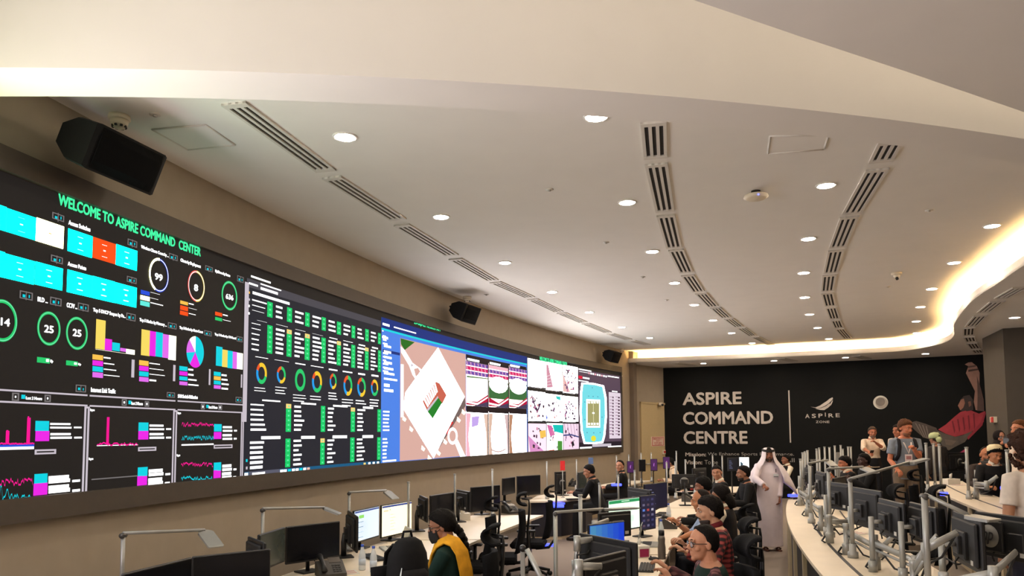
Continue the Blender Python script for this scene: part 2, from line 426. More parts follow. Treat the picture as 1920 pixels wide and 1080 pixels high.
# --- downlights
m_trim = M('lamp_trim', (235, 232, 226), .5, var=.02)
m_lens = M('lamp_lens', (255, 250, 240), .4, 0, 0, emit=LAMP, ecol=(255, 236, 213))
dl = thing('downlight', 'x', 'light', (0, 0, 0), 0, 'recessed ceiling downlights')
prof = [(.074, -.001), (.076, -.010), (.095, -.010), (.1, -.006), (.1, 0)]
MB().lathe(prof, m_trim, 28).build('trim_ring', dl)
MB().lathe([(.0738, -.012), (.074, -.003), (.05, -.002)], m_lens, 20).build('lens', dl)
kids(dl)
ROWS = [('nearest the video wall', [(647, 256), (827, 406), (947, 492), (1035, 547), (1105, 585), (1166, 613), (1218, 633)], CE),
        ('just right of the left air slots', [(1118, 218), (1176, 379), (1223, 471), (1265, 530), (1302, 571), (1337, 600), (1372, 624), (1410, 643)], CE),
        ('between the middle and right air slots', [(1549, 347), (1516, 447), (1507, 511), (1509, 557), (1518, 589), (1533, 614), (1554, 635)], CE),
        ('nearest the curved glowing cove', [(1860, 423), (1789, 492), (1747, 541), (1726, 575), (1718, 602), (1719, 624)], CE)]
first = True
ROWS[1] = ('between the left and middle air slots', ROWS[1][1], CE)
for nm, px, z in ROWS:
    for i, q in enumerate(px):
        p = pz(*q, z); lb = 'round ceiling downlight, %s from the front, row %s' % (ORD[i], nm)
        if first: dl.location = p; dl['label'] = lb; first = False
        else: dup(dl, p, None, lb)
p4 = [(1319, 681), (1451, 676), (1585, 670), (1735, 663)]
for i, q in enumerate(p4): dup(dl, pz(*q, SF - .001), None, 'small downlight in the low soffit above the black wall, %s from the left' % ORD[i], 'soffit downlights')
dup(dl, pz(1902, 595, SF - .001), None, 'downlight in the low soffit right of the curved air slots', 'soffit downlights')
# lamps over the viewer: a row in the high ceiling beside the bulkhead, unseen ones added in the near soffit for extra light
for i, x in enumerate((.2, 2.4, 4.4, 6.2)):
    p = c1(x); n_ = (Vector((LC[0], LC[1], 0)) - p).normalized(); p = p - n_ * 2.3; p.z = HI
    dup(dl, p, None, 'downlight in the high ceiling over the viewer, %s from the left' % ORD[i], 'near downlights')
for i, (x, y) in enumerate(((-1.6, .4), (.6, .9), (2.6, 2.0), (4.6, 3.2), (.6, -1.6), (2.8, -.6), (5.2, .6), (-1.6, -2.4), (7.4, 2.6))):
    dup(dl, (x, y, SF - .001), None, 'added unseen downlight in the near soffit over the viewer, %s of nine' % ORD[i], 'near downlights')
# --- linear air diffusers
m_slot = M('slot_dark', (34, 31, 29), .8, var=.1)
m_bar = M('diffuser_white', (222, 217, 208), .6, var=.02)
def diffuser(p, q, label, group, wd=.2, z=CE):
    c = (p + q) / 2; d = q - p; L = d.length - .03
    t = thing('air_diffuser', label, 'air diffuser', (c.x, c.y, z), math.atan2(d.y, d.x) - math.pi / 2, group)
    MB().box((0, 0, -.002), (wd * .8, L * .97, .003), m_slot).build('slot_box', t)
    mb = MB(); n = 4; bw = wd / 7.4
    for i in range(n):
        x = -wd / 2 + bw / 2 + (wd - bw) * i / (n - 1)
        mb.box((x, 0, -.008), (bw, L, .016), m_bar)
    for s in (-1, 1): mb.box((0, s * (L / 2 - .03), -.009), (wd, .06, .018), m_bar)
    mb.build('frame', t); return t
V1 = [((435, 190), (613, 320)), ((620, 330), (748, 411)), ((752, 420), (848, 478)), ((853, 484), (924, 525)), ((928, 528), (994, 557)), ((998, 560), (1048, 584)), ((1052, 586), (1094, 604)), ((1098, 606), (1140, 623)), ((1144, 625), (1179, 636)), ((1184, 638), (1214, 646))]
V2 = [((1225, 226), (1229, 296)), ((1230, 305), (1247, 396)), ((1248, 402), (1264, 464)), ((1267, 467), (1287, 510)), ((1289, 515), (1310, 546)), ((1314, 549), (1337, 574)), ((1341, 576), (1362, 595)), ((1366, 597), (1386, 612)), ((1390, 614), (1412, 629)), ((1416, 631), (1446, 646))]
V3 = [((1672, 262), (1650, 303)), ((1646, 315), (1596, 400)), ((1593, 405), (1570, 463)), ((1568, 468), (1557, 511)), ((1555, 515), (1551, 545)), ((1551, 549), (1557, 573)), ((1558, 576), (1565, 597)), ((1567, 600), (1573, 614)), ((1574, 616), (1590, 634))]
for nm, V in (('nearest the video wall', V1), ('down the ceiling middle', V2), ('right, before the cove', V3)):
    for i, (a, b) in enumerate(V):
        diffuser(pz(*a, CE), pz(*b, CE), 'white slot air diffuser, %s from the front, line %s' % (ORD[i], nm), 'linear air diffusers')
V4 = [((1916, 537), (1878, 558)), ((1871, 564), (1844, 585)), ((1839, 591), (1821, 611)), ((1817, 614), (1816, 628)), ((1817, 631), (1821, 640)), ((1822, 643), (1829, 653)), ((1830, 655), (1836, 661))]
for i, (a, b) in enumerate(V4):
    diffuser(pz(*a, SF), pz(*b, SF), 'dark diffuser in the low soffit right of the cove, %s from front' % ORD[i], 'soffit curved diffusers', .22, SF - .001)
V5 = [((1266, 680), (1301, 685)), ((1463, 671.5), (1489, 677)), ((1604, 667), (1626, 672.5))]
for i, (a, b) in enumerate(V5):
    diffuser(pz(*a, SF), pz(*b, SF), 'short dark diffuser in the soffit above the black wall, %s from the left' % ORD[i], 'soffit straight diffusers', .25, SF - .001)
# --- access hatches, detectors, access point
def hatch(px, label):
    P = [pz(*q, CE) for q in px]; c = sum(P, Vector()) / 4
    t = thing('access_hatch', label, 'ceiling hatch', c)
    mb = MB(); Q = [p - c for p in P]
    mb.prism([(p.x * .97, p.y * .97) for p in Q], -.004, 0, m_ceil); mb.build('panel', t)
    mb = MB()
    for i in range(4):
        a, b = Q[i], Q[(i + 1) % 4]; mb.tube([Z(a, -.004), Z(b, -.004)], .009, m_bar, 4)
    mb.build('frame', t)
hatch([(285, 242), (385, 233), (441, 271), (352, 280)], 'square access hatch in the ceiling by the large left loudspeaker')
hatch([(1444, 254), (1554, 252), (1545, 279), (1440, 287)], 'white access hatch in the ceiling below the near bulkhead')
m_plast = M('white_plastic', (228, 216, 194), .5, var=.02)
m_green = M('grille_dark', (40, 38, 36), .7)
def detector(q, label, s=1.0):
    t = thing('smoke_detector', label, 'smoke detector', pz(*q, CE))
    MB().lathe([(.075 * s, 0), (.078 * s, -.03 * s), (.07 * s, -.038 * s)], m_plast, 24).build('base', t)
    MB().lathe([(.066 * s, -.036 * s), (.058 * s, -.07 * s), (.036 * s, -.095 * s), (.0, -.096 * s)], m_plast, 24).build('cap', t)
    mb = MB()
    for k in range(8):
        a = k * math.pi / 4; mb.box((.047 * s * math.cos(a), .047 * s * math.sin(a), -.084 * s), (.012 * s, .018 * s, .014 * s), m_green, RZ(a))
    mb.build('vent', t)
detector((224, 217), 'cream smoke detector on the ceiling above the large left loudspeaker')
detector((876, 556), 'cream smoke detector on the ceiling above the second loudspeaker')
detector((1166, 654), 'smoke detector on the ceiling above the farthest loudspeaker')
p = pz(1417, 358, CE)
t = thing('wireless_access_point', 'flat white access point with blue light hung below the ceiling', 'access point', p, .15)
MB().cyl((0, 0, -.045), .045, .045, m_dark, 16).build('mount', t)
MB().lathe([(.0, -.085), (.09, -.083), (.12, -.066), (.115, -.045), (0, -.04)], m_plast, 32).build('body', t)
MB().ball((-.03, -.112, -.072), .008, M('led_blue', (90, 90, 255), .4, 0, 0, emit=6, ecol=(80, 90, 255))).build('status_light', t)
p = pz(1681, 511, CE)
t = thing('dome_camera', 'small white dome camera on the ceiling right of the slots', 'camera', p)
MB().lathe([(.075, 0), (.075, -.03), (.06, -.04)], m_plast, 24).build('base', t)
MB().ball((0, 0, -.045), (.05, .05, .05), m_plast).build('dome', t)
MB().cyl((-.01, -.02, -.085), .022, .03, m_green, 12, axis=(0, -.6, -1)).build('lens', t)
SPK = [((1030, 355), 'left of the middle slots near the front'), ((1136, 454), 'in the mid ceiling near the second downlight'), ((1742, 394), 'right of the right-hand slots'), ((1205, 519), 'between the first two rows of downlights'), ((1250, 562), 'further along between the first two lamp rows'), ((912, 552), 'near the second loudspeaker'), ((1665, 537), 'beside the white dome camera'), ((291, 214), 'beside the left smoke detector')]
sk = None
for q, nm in SPK:
    p = pz(*q, CE); lb = 'small flush sprinkler cap in the ceiling, ' + nm
    if sk is None:
        sk = thing('sprinkler_cap', lb, 'sprinkler', p, 0, 'ceiling sprinkler caps')
        MB().lathe([(.04, 0), (.042, -.006), (.0, -.008)], m_bar, 20).build('plate', sk)
        MB().lathe([(.018, -.007), (.016, -.02), (.0, -.022)], m_steel, 12).build('nozzle', sk)
        kids(sk)
    else: dup(sk, p, None, lb)
# --- loudspeakers
m_spk = M('speaker_black', (15, 15, 16), .7, var=.1, scale=60, spec=.2)
m_gri = M('speaker_grille', (8, 8, 9), .9, var=.4, scale=400, spec=.1)
def speaker(c, L, yaw, tilt, roll, label, s=1.0):
    t = thing('loudspeaker', label, 'loudspeaker', c)
    R = RZ(yaw) @ RX(tilt) @ RY(roll)
    t.rotation_euler = R.to_euler()
    # cabinet: long along local Y (wall direction), front to +X, trapezoid section with chamfered back
    h = .17 * s; d = .16 * s
    sec = [(d, h), (d, -h), (-d * .2, -h * .95), (-d, -h * .45), (-d, h * .45), (-d * .2, h * .95)]
    mb = MB(); rows = []
    for y in (-L / 2, -L / 2 + .03, L / 2 - .03, L / 2):
        k = .93 if abs(y) > L / 2 - .01 else 1
        rows.append([Vector((a * k, y, b * k)) for a, b in sec])
    mb.sweep(rows, m_spk); mb.build('cabinet', t)
    mb = MB(); rows = []
    for i in range(9):
        y = -L / 2 + .05 + (L - .1) * i / 8; bl = .02 * (1 - ((i - 4) / 4)**2) * s
        rows.append([Vector((d + .002, y, h * .9)), Vector((d + .012 + bl, y, h * .55)), Vector((d + .012 + bl, y, -h * .55)), Vector((d + .002, y, -h * .9))])
    mb.sweep(rows, m_gri); mb.build('grille', t)
    mb = MB(); mb.box((-d - .04, 0, 0), (.1, .12, .1), m_spk); mb.tube([(-d * .4, -L * .32, 0), (-d - .05, -L * .32, 0), (-d - .05, L * .32, 0), (-d * .4, L * .32, 0)], .018, m_spk, 8); mb.build('bracket', t)
    return t
for (x, y, L, s, lb) in ((210, 291, .66, .95, 'large black loudspeaker on the left wall above the welcome banner'), (871, 585, .56, .9, 'black loudspeaker on the wall above the blue map window'), (1147, 667, .56, .9, 'farthest black loudspeaker at the right end of the video wall')):
    for k in range(200):
        Y = 4 + k * .1; q = py_(x, y, Y)
        if q.x < wx(.36, Y) + 0 and k > 5: break
    # walk along the sight line to 36 cm in front of the wall
    for k in range(4000):
        Y = 3 + k * .005; q = py_(x, y, Y)
        if q.x >= wx(.36, Y) - .006 and q.x <= wx(.36, Y) + .006: break
    speaker(q, L, -wyaw(0, q.y) - .06, 0, math.radians(24), lb, s)
# ================================================================== THE VIDEO WALL
vw = thing('video_wall', 'long curved video wall of dashboards, map and camera pictures on the left', 'video wall')
m_frame = M('frame_brown', (72, 64, 56), .6, var=.05)
V0 = WL.inv(wx(0, .4), .4); V1u = WL.inv(wx(0, 21.47), 21.47)
mb = MB(); N = 60
def strip(u0, u1, z0, z1, o0, o1, m, n=N):
    mb.sweep([[WL.pt(u0 + (u1 - u0) * i / n, z0, o0), WL.pt(u0 + (u1 - u0) * i / n, z0, o1), WL.pt(u0 + (u1 - u0) * i / n, z1, o1), WL.pt(u0 + (u1 - u0) * i / n, z1, o0)] for i in range(n + 1)], m)
strip(V0, V1u, 1.455, 1.615, 0, .10, m_frame); strip(V0, V1u, 3.735, 3.895, 0, .10, m_frame)
strip(V1u - .06, V1u, 1.615, 3.735, 0, .10, m_frame, 1); strip(V0, V0 + .06, 1.615, 3.735, 0, .10, m_frame, 1)
mb.build('frame', vw)
m_off = M('led_off', (6, 6, 6), .6, var=0, emit=SCR * .8, ecol=(38, 34, 32), spec=.1)
mb = MB(); strip(V0 + .06, V1u - .06, 1.615, 3.735, 0, .055, m_off); disp = mb.build('display', vw)
S = Surf(WL, .057)
TEAL = glow((0, 240, 225), 6, True); RED = glow((255, 82, 24), 1, True); PALE = glow((255, 252, 170), 11, True); WHT = glow((255, 255, 255), 2); WHTB = glow((255, 250, 250), 8, True)
GRN = glow((40, 205, 110)); GRNL = glow((120, 235, 180)); MAG = glow((238, 40, 232)); MAGB = glow((255, 20, 150)); ORG = glow((255, 196, 80)); VIO = glow((230, 110, 240)); YEL = glow((250, 222, 100)); CRM = glow((255, 250, 222), 2); BLU = glow((40, 80, 220)); CYA = glow((10, 215, 230)); GRY = glow((120, 115, 115)); LGR = glow((205, 195, 205)); DGR = glow((66, 62, 62)); GTX = glow((70, 255, 170), 1.05); SKY = glow((40, 150, 240))
def bars(mb, x0, y0, x1, rows, dy, h, m=WHT, lay=2, slope=0.0):   # illegible small print
    for i in range(rows):
        y = y0 + i * dy; k = x1 - x0
        S.rect(mb, (x0, y), (x0 + k * random.uniform(.75, 1), y + h + slope * k), m, lay)
def icon(mb, a, b, c, d):
    S.outline(mb, (a, b), (c, d), GRY, 2, .007); mid = (a + c) / 2
    S.rect(mb, (mid - .4, b + 2), (mid + .4, d - 1), GRY, 2)
    k = (c - a) / 20
    S.rect(mb, (a + 4.5 * k, b + (d - b) * .38), (a + 8.5 * k, d - (d - b) * .3), CYA, 2); S.rect(mb, (a + 14 * k, b + (d - b) * .45), (a + 15.6 * k, d - (d - b) * .25), CYA, 2)
# ---- first dashboard
mb = MB()
S.text(mb, 'WELCOME TO ASPIRE COMMAND  CENTER', 109, 362, 384, 378, GTX, 2, .03)
TL = [((-10, 381), (10, 434), TEAL), ((12.5, 390), (66, 451), TEAL), ((68, 407.5), (118, 467), PALE), ((127.5, 428), (172, 484), TEAL), ((174, 443.5), (216, 496), RED), ((217.5, 457.5), (256, 508), TEAL),
      ((-10, 468), (7, 521), TEAL), ((9, 475), (63, 534), TEAL), ((66, 490), (116, 545), TEAL), ((126, 505), (171, 558), TEAL), ((173, 517), (214, 568), TEAL), ((215.5, 529), (255, 577), TEAL)]
for a, b, m in TL:
    S.rect(mb, a, b, m, 1)
    if a[0] > 0:
        w_ = b[0] - a[0]; cx_ = (a[0] + b[0]) / 2; h_ = b[1] - a[1]; c = WHT if m is not PALE else ORG
        for f, ww in ((.30, .22), (.5, .1), (.72, .24)):
            y = a[1] + h_ * f; S.rect(mb, (cx_ - w_ * ww / 2, y - 1.2), (cx_ + w_ * ww / 2, y + 2.6), c, 2)
for q in ((97, 397, 119, 417), (238.5, 447, 256, 465), (94.5, 477, 116.5, 496), (237, 517, 255, 533), (316, 474, 332, 490), (384, 497, 398, 511), (444, 516, 456, 531), (36, 544, 60, 564), (93, 556, 114, 575), (145, 567, 165, 585), (236, 586, 253, 603), (314, 604, 330, 618), (382, 619, 396, 631), (443, 630, 454, 642), (141, 721, 160, 736), (312, 735, 327, 746), (441, 744, 453, 755)): icon(mb, *q)
for tx, x0, yt, yb, x1 in (('Access Switches', 128, 412, 421, 169), ('Access Points', 126.5, 490, 498, 161), ('Wireless Clients Count by ...', 264, 459, 467, 316), ('Clients by Deployment', 338, 484, 492, 376), ('Up/Down by Status', 403, 505, 512, 431), ('BLD ...', 70, 556, 565, 89), ('CCTV ...', 124.5, 567, 576, 144), ('Top 5 DHCP Scopes by Pe...', 174, 577, 586, 235), ('Top 5 Nodes by Memory ...', 261, 596, 604, 312), ('Top 5 Nodes by Alerts Count', 336, 611, 618, 380), ('Top 5 Nodes by CPU Load', 402, 624, 630, 442), ('Internet Link Traffic', 170, 726, 735, 216), ('SAN Switch Utilization', 333, 739, 746, 370), ('Last 2 Hours', 48, 743, 749, 78), ('Last 2 Hours', 246, 753, 759, 267), ('Last 2 Hours', 391, 760.5, 766, 407), ('bps', 168.5, 766, 772, 176.5), ('bps', 332.5, 772, 777.5, 338.5), ('bps', 166, 858, 864, 174), ('bps', 331, 851.5, 857, 337)):
    S.text(mb, tx, x0, yt, yb, x1, WHT, 2, .03)
S.ring(mb, (3, 601), 29, 40, .17, [(1, GRN)]); S.ring(mb, (3, 601), 28, 38.5, .05, [(1, GRNL)], 2); S.text(mb, '14', 1, 595, 610, 17.5, WHT, 2, .03)
for cx_, cy_, rx, ry, tx, t4 in ((91, 616, 22, 32, '25', (82.5, 608.5, 623, 99.5)), (143.5, 625, 20.5, 31, '25', (136, 616, 630, 151.5))):
    S.ring(mb, (cx_, cy_), rx, ry, .17, [(1, GRN)]); S.ring(mb, (cx_, cy_), rx * .95, ry * .95, .05, [(1, GRNL)], 2); S.text(mb, tx, *t4, WHT, 2, .03)
S.ring(mb, (297.5, 516), 18.5, 32, .14, [(.56, BLU), (.44, PALE)]); S.ring(mb, (297.5, 516), 17.3, 30, .04, [(1, WHT)], 2); S.text(mb, '99', 290, 511, 524, 304, WHT, 2, .03)
S.ring(mb, (367.5, 536.5), 16, 29.5, .15, [(.5, YEL), (.5, glow((240, 90, 80)))]); S.ring(mb, (367.5, 536.5), 14.8, 27.4, .04, [(1, WHT)], 2); S.text(mb, '8', 363.5, 532, 545, 370.5, WHT, 2, .03)
S.ring(mb, (429.7, 554.5), 14.8, 27.5, .17, [(1, GRN)]); S.ring(mb, (429.7, 554.5), 14, 26, .05, [(1, GRNL)], 2); S.text(mb, '636', 423, 550, 560, 437, WHT, 2, .03)
for a, b in (((69, 669), (92.5, 682)), ((123.5, 675.5), (145, 687))):
    S.rect(mb, a, b, GRN, 1); S.rect(mb, (b[0] - 7, a[1] + 4), (b[0] - 2, b[1] - 3), WHT, 2); S.text(mb, 'Up', b[0] + .8, a[1] + 5, b[1] - 1, b[0] + 6, WHT, 2, .03)
LEG = [(263.5, 543, 280, 555, BLU), (263, 553, 280, 565, PALE), (262.5, 563, 280, 576, glow((100, 240, 225))), (337.5, 563, 352, 573, ORG), (337.5, 572, 352, 584, RED), (337, 582, 352, 593, RED), (403, 584, 416, 594, RED), (403, 594, 416, 603, GRN)]
for k, c in enumerate((ORG, MAG, CYA, VIO)):
    LEG += [(173, 664 + 11.1 * k, 192.5, 676 + 11 * k, c), (260.5, 675 + 10.4 * k, 278, 686.5 + 10 * k, c), (336, 686 + 9.6 * k, 351, 696 + 9 * k, (CYA, MAG, CYA, VIO)[k]), (400.5, 696.5 + 8.4 * k, 413.5, 705.5 + 8 * k, (CYA, ORG, CYA, VIO)[k])]
for x0, y0, x1, y1, m in LEG:
    S.rect(mb, (x0, y0), (x1, y1), m, 1); S.rect(mb, (x1 + 1, y0 + 5), (x1 + 1 + random.uniform(12, 30) * (1 if x1 < 300 else .7), y0 + 9.2), WHT, 2)
for x0, y0, x1, y1, m in ((180, 598, 196, 656, YEL), (196, 634.5, 209, 658, MAG), (210, 641.5, 224, 659, CYA), (225, 652, 236, 660, VIO), (236, 654, 252, 665, CRM),
                          (265, 617, 280, 668, YEL), (280, 620, 291, 668.5, MAG), (292, 622, 304, 670, CYA), (305, 626, 316, 672, VIO), (316, 628, 329, 676, CRM),
                          (405, 649, 416, 687, CYA), (416.5, 655, 426, 689, YEL), (426.5, 657, 435.5, 691, CYA), (436, 659, 444, 692, VIO), (444, 661, 454.5, 693, CRM)): S.rect(mb, (x0, y0), (x1, y1), m, 1)
S.rect(mb, (178.5, 655), (252, 665), CRM, 1)
S.ring(mb, (365.5, 660), 16.3, 29.5, .999, [(.40, CYA), (.20, MAG), (.13, CYA), (.15, VIO), (.12, CRM)], 1)
for x0, y0, x1, y1 in ((246, 674, 250.5, 708), (324, 684, 327.5, 715), (391, 692, 393.5, 722), (451, 702, 453, 727)): S.outline(mb, (x0, y0), (x1, y1), LGR, 2, .012)
S.rect(mb, (458.6, 528), (461.4, 791), LGR, 2)
for a, b in (((-12, 730), (163, 742.5)), ((-12, 752.5), (163, 761.5)), ((167, 741.5), (328, 753)), ((167, 761), (328, 769)), ((332, 752), (455, 760)), ((332, 768.5), (454.5, 774.5))): 
    a_ = S.sz(*a); b_ = S.sz(*b); zz = (S.sz(a[0], a[1])[1] + S.sz(b[0], b[1] - 1)[1]) / 2
    S.rect_sz(mb, a_[0], zz - .006, b_[0], zz + .006, LGR, 2)
for x0, x1, y0, y1 in ((157.5, 162, 762, 925), (324, 328, 769, 912), (451.5, 454.5, 774.5, 899)): S.outline(mb, (x0, y0), (x1, y1), LGR, 2, .014)
for x in (0, 61, 115, 168, 259, 333, 400):        # faint panel dividers
    pass
for q in ((21.5, 736, 34.5, 752), (82.5, 740, 94, 754), (227.5, 748, 236.5, 761), (270.5, 752, 278.5, 763), (376, 757, 383, 768), (408.5, 759, 415.5, 769)):
    S.outline(mb, q[:2], q[2:], GRY, 2, .009); S.rect(mb, ((q[0] + q[2]) / 2 - 1.2, (q[1] + q[3]) / 2 - 2), ((q[0] + q[2]) / 2 + 1.2, (q[1] + q[3]) / 2 + 2), WHT, 2)
for q in ((39, 740, 46, 748), (240, 751, 245, 758), (386, 759, 390, 765)): S.rect(mb, q[:2], q[2:], CYA, 2)
for x0, y0, x1, y1, m in ((66, 789, 91, 808, CYA), (66, 808, 91.5, 827, MAG), (64, 889, 88, 907, CYA), (62.5, 907, 88, 927, MAG), (259.5, 792, 277.5, 808, CYA), (259, 808, 277.5, 824, MAG), (258, 876.5, 276, 892, CYA), (257, 893, 275, 909, MAG), (401, 795, 415, 809, CYA), (400.5, 810, 414.5, 823, MAG), (400.5, 867.5, 414, 882, CYA), (400, 882, 413.5, 895.5, MAG)):
    S.rect(mb, (x0, y0), (x1, y1), m, 1); k = 38 if x1 < 100 else (26 if x1 < 300 else 17)
    S.rect(mb, (x1 + 2, y0 + 4), (x1 + 2 + k, y0 + 8), WHT, 2); S.rect(mb, (x1 + 2, y0 + 11), (x1 + 2 + k * 1.05, y0 + 14.5), WHT, 2); S.rect(mb, (x1 + 4 + k * 1.12, y0 + 11), (x1 + 2 + k * 1.55, y0 + 14), WHT, 2)
for q in ((64, 843, 104, 851), (258, 838.5, 292, 845), (400, 834, 435, 840)): S.outline(mb, q[:2], q[2:], LGR, 2, .012)
def wave(x0, x1, y, amp, m, n, th=1.6, spikes=()):
    pts = []
    for i in range(n + 1):
        x = x0 + (x1 - x0) * i / n; d = random.uniform(-1, 1) * amp
        for sx, sw, sh in spikes:
            if abs(x - sx) < sw: d = -sh
        pts.append((x, y + d))
    for a, b in zip(pts, pts[1:]):
        S.poly(mb, [(a[0], a[1] - th), (b[0] + .2, b[1] - th), (b[0] + .2, b[1] + th), (a[0], a[1] + th)], m, 2)
wave(-10, 63, 832, 1.2, MAGB, 60, 1.5, [(52, 1.8, 50), (12.5, 2.2, 24)]); S.rect(mb, (-10, 838), (63, 842), WHT, 1); S.rect(mb, (-10, 834.5), (63, 837), BLU, 2)
S.rect(mb, (50, 783), (54.5, 833), MAGB, 2); S.rect(mb, (10, 808), (15.5, 833), MAGB, 2)
wave(-10, 60, 904, 7, MAGB, 50, 1.6); wave(-10, 60, 932, 6, CYA, 36, 1.5, [(1, 1.5, 20), (12, 1.5, 14)])
S.rect(mb, (199.5, 782), (202.8, 833), MAGB, 2); wave(181, 257, 832.5, 2.5, MAGB, 40, 1.4); S.rect(mb, (181, 835), (258, 834.5), WHT, 1); S.rect(mb, (171, 898), (257, 893.2), GRY, 1)
wave(340, 400, 796, 4, MAGB, 70, 1.2); wave(340, 400, 821, 4, CYA, 70, 1.2); S.rect(mb, (340, 833), (400, 834), WHT, 1)
wave(339, 398, 871, 4, MAGB, 60, 1.2); wave(339, 398, 897, 4, CYA, 60, 1.2)
mb.build('network_dashboard', disp, fix=False)
# unseen left stretch of the wall: glowing page added to light bulkhead and ceiling
mb = MB(); s_l = S.sz(-14, 600)[0]; S.rect_sz(mb, V0 + .1, 1.7, s_l - .5, 3.6, glow((255, 240, 250), 11.5, True), 1); S.rect_sz(mb, V0 + .1, 3.3, s_l - .05, 3.6, glow((238, 255, 150), 9.0, True), 1.5); mb.build('added_glow_page', disp, fix=False)
# ---- second dashboard: tables of green cells
mb = MB()
BG2 = glow((40, 40, 48), 1, True)
S.rect(mb, (462.5, 521), (714, 874), BG2, .3); S.rect(mb, (463, 521), (714, 615), glow((76, 73, 80)), .6)
sA = S.sz(463, 521); sB = S.sz(463, 537); sC = S.sz(714, 600)
S.rect_sz(mb, sA[0], sB[1] - 3, sA[0], sB[1], BG2, .3)
S.rect_sz(mb, S.sz(463, 545)[0], S.sz(463, 884)[1], sC[0], sB[1], BG2, .8)
bars(mb, 470, 516, 512, 1, 0, 16); bars(mb, 466, 529, 485, 1, 6, 9); bars(mb, 488, 531, 530, 2, 7, 15)
bars(mb, 473, 546, 547, 1, 0, 26)
GC = glow((20, 214, 110), 1, True); YC = glow((250, 220, 130))
def gcol(x0, x1, y0, y1, n, yfirst=False, tl=18, tr=16):
    a = S.sz(x0, y0); b = S.sz(x1, y1); dz = (a[1] - b[1]) / n
    for i in range(n):
        zt = a[1] - dz * i; zb = zt - dz
        S.rect_sz(mb, a[0], zb + .002, b[0], zt, YC if (i == 0 and yfirst) else GC, 1)
        S.rect_sz(mb, a[0] + (b[0] - a[0]) * .35, zb + dz * .36, a[0] + (b[0] - a[0]) * .65, zb + dz * .64, GRNL, 2)
        s2 = b[0] + .06; zz = zb + dz * .5
        kk = (b[0] - a[0])
        S.rect_sz(mb, s2, zz - .011, s2 + kk * random.uniform(1.0, 2.0), zz + .011, WHT, 2)
A = [(501, 510.5, 565, 596.5), (538, 547, 575.5, 605.5), (572, 580, 585, 613.5), (603, 610.5, 594, 621), (631.5, 639, 602.5, 628.5), (659, 665.5, 610, 635), (684.5, 691, 616.5, 641), (708.5, 713.6, 624, 646)]
B = [(501, 510, 609, 664), (537.5, 546, 617, 670), (571.5, 580, 625, 676), (602.5, 610, 632.5, 681.5), (631.5, 638.5, 639, 686), (658.5, 665.5, 646, 690.5), (684, 690.5, 651, 694.5), (708.5, 713.6, 656.5, 698)]
C_ = [(536, 545, 757, 810), (601.5, 609, 761, 810), (657.5, 665, 764, 810), (707.5, 713.6, 767.5, 810)]
D_ = [(535, 543.5, 822.5, 876), (600.5, 608, 822, 871), (656.5, 664, 820.5, 866), (707, 713, 820, 862)]
for i, q in enumerate(A): gcol(*q, 3)
for i, q in enumerate(B): gcol(*q, 6, i in (1, 2, 4, 6))
for i, q in enumerate(C_): gcol(*q, 6, i in (0, 2))
for i, q in enumerate(D_): gcol(*q, 6, i == 1)
bars(mb, 472, 563, 500, 3, 9.2, 5.5); bars(mb, 471, 605, 488, 6, 9.6, 5)
bars(mb, 469, 757, 499, 6, 9.3, 4); bars(mb, 468, 828, 496, 6, 9.3, 3.5)
for x0, y0, x1 in ((481, 600, 500), (517, 608, 539), (553, 617, 572), (585, 625, 605), (617, 632, 632), (643, 638, 661), (672, 645, 684), (697, 650, 708), (478, 668, 502), (514, 674, 541), (553, 680, 572), (582, 685, 606), (616, 691, 632), (642, 695, 660), (671, 699, 684), (696, 702, 709), (491, 749, 525), (564, 754.5, 592), (624, 759, 651), (680, 762, 699), (489, 818, 525), (564, 817.5, 590), (623, 816.5, 650), (679, 816, 699)): S.rect(mb, (x0, y0), (x1, y0 + 5), WHT, 2)
DON = [(490, 700, 10, 20), (527, 703, 8.3, 16), (562.5, 712.6, 9.8, 21), (594, 716, 9.4, 20), (624.3, 715, 6.5, 14.7), (652, 723, 8.3, 19), (677.5, 726, 8, 18), (702, 727, 6.7, 15.5)]
YD = glow((250, 205, 50)); OD = glow((240, 90, 40)); BD = glow((30, 160, 240))
for i, (a, b, c, d) in enumerate(DON):
    sg = [(1, GRN)] if i == 2 else ([(.3, YD), (.3, GRN), (.2, BD), (.12, OD), (.08, YD)] if i in (0, 3, 7) else [(.3, GRN), (.25, YD), (.25, BD), (.2, OD)])
    S.ring(mb, (a, b), c, d, .38, sg); bars(mb, a - 14 * c / 10, b + d + 6, a + 12 * c / 10, 3 if i % 3 else 2, 5.5, 3)
for y in (664, 745, 814): S.rect(mb, (466, y), (714, y + (17 if y < 700 else (3 if y < 800 else -3))), glow((58, 58, 66)), .9) if False else None
z0 = S.sz(460, 898)[1]; z1 = S.sz(460, 885)[1]
S.rect_sz(mb, S.sz(458, 890)[0], z0, S.sz(714, 870)[0], z1, glow((26, 92, 132)), 1)
S.rect_sz(mb, S.sz(466, 890)[0], z0, S.sz(524, 885)[0], z1, glow((92, 92, 108)), 1.4)
zm = (z0 + z1) / 2
for x, c in ((461, WHT), (527.5, WHT), (534, WHT), (542, CYA), (549.5, WHT), (556.5, WHT), (563.5, CYA), (570.5, WHT), (577.5, glow((255, 200, 180))), (683, YC), (692, WHT), (700, WHT), (708, WHT)):
    s_ = S.sz(x, 885)[0]; S.rect_sz(mb, s_ - .03, zm - .025, s_ + .03, zm + .025, c, 2)
S.rect_sz(mb, S.sz(472, 890)[0], zm - .02, S.sz(496, 890)[0], zm + .02, WHT, 2)
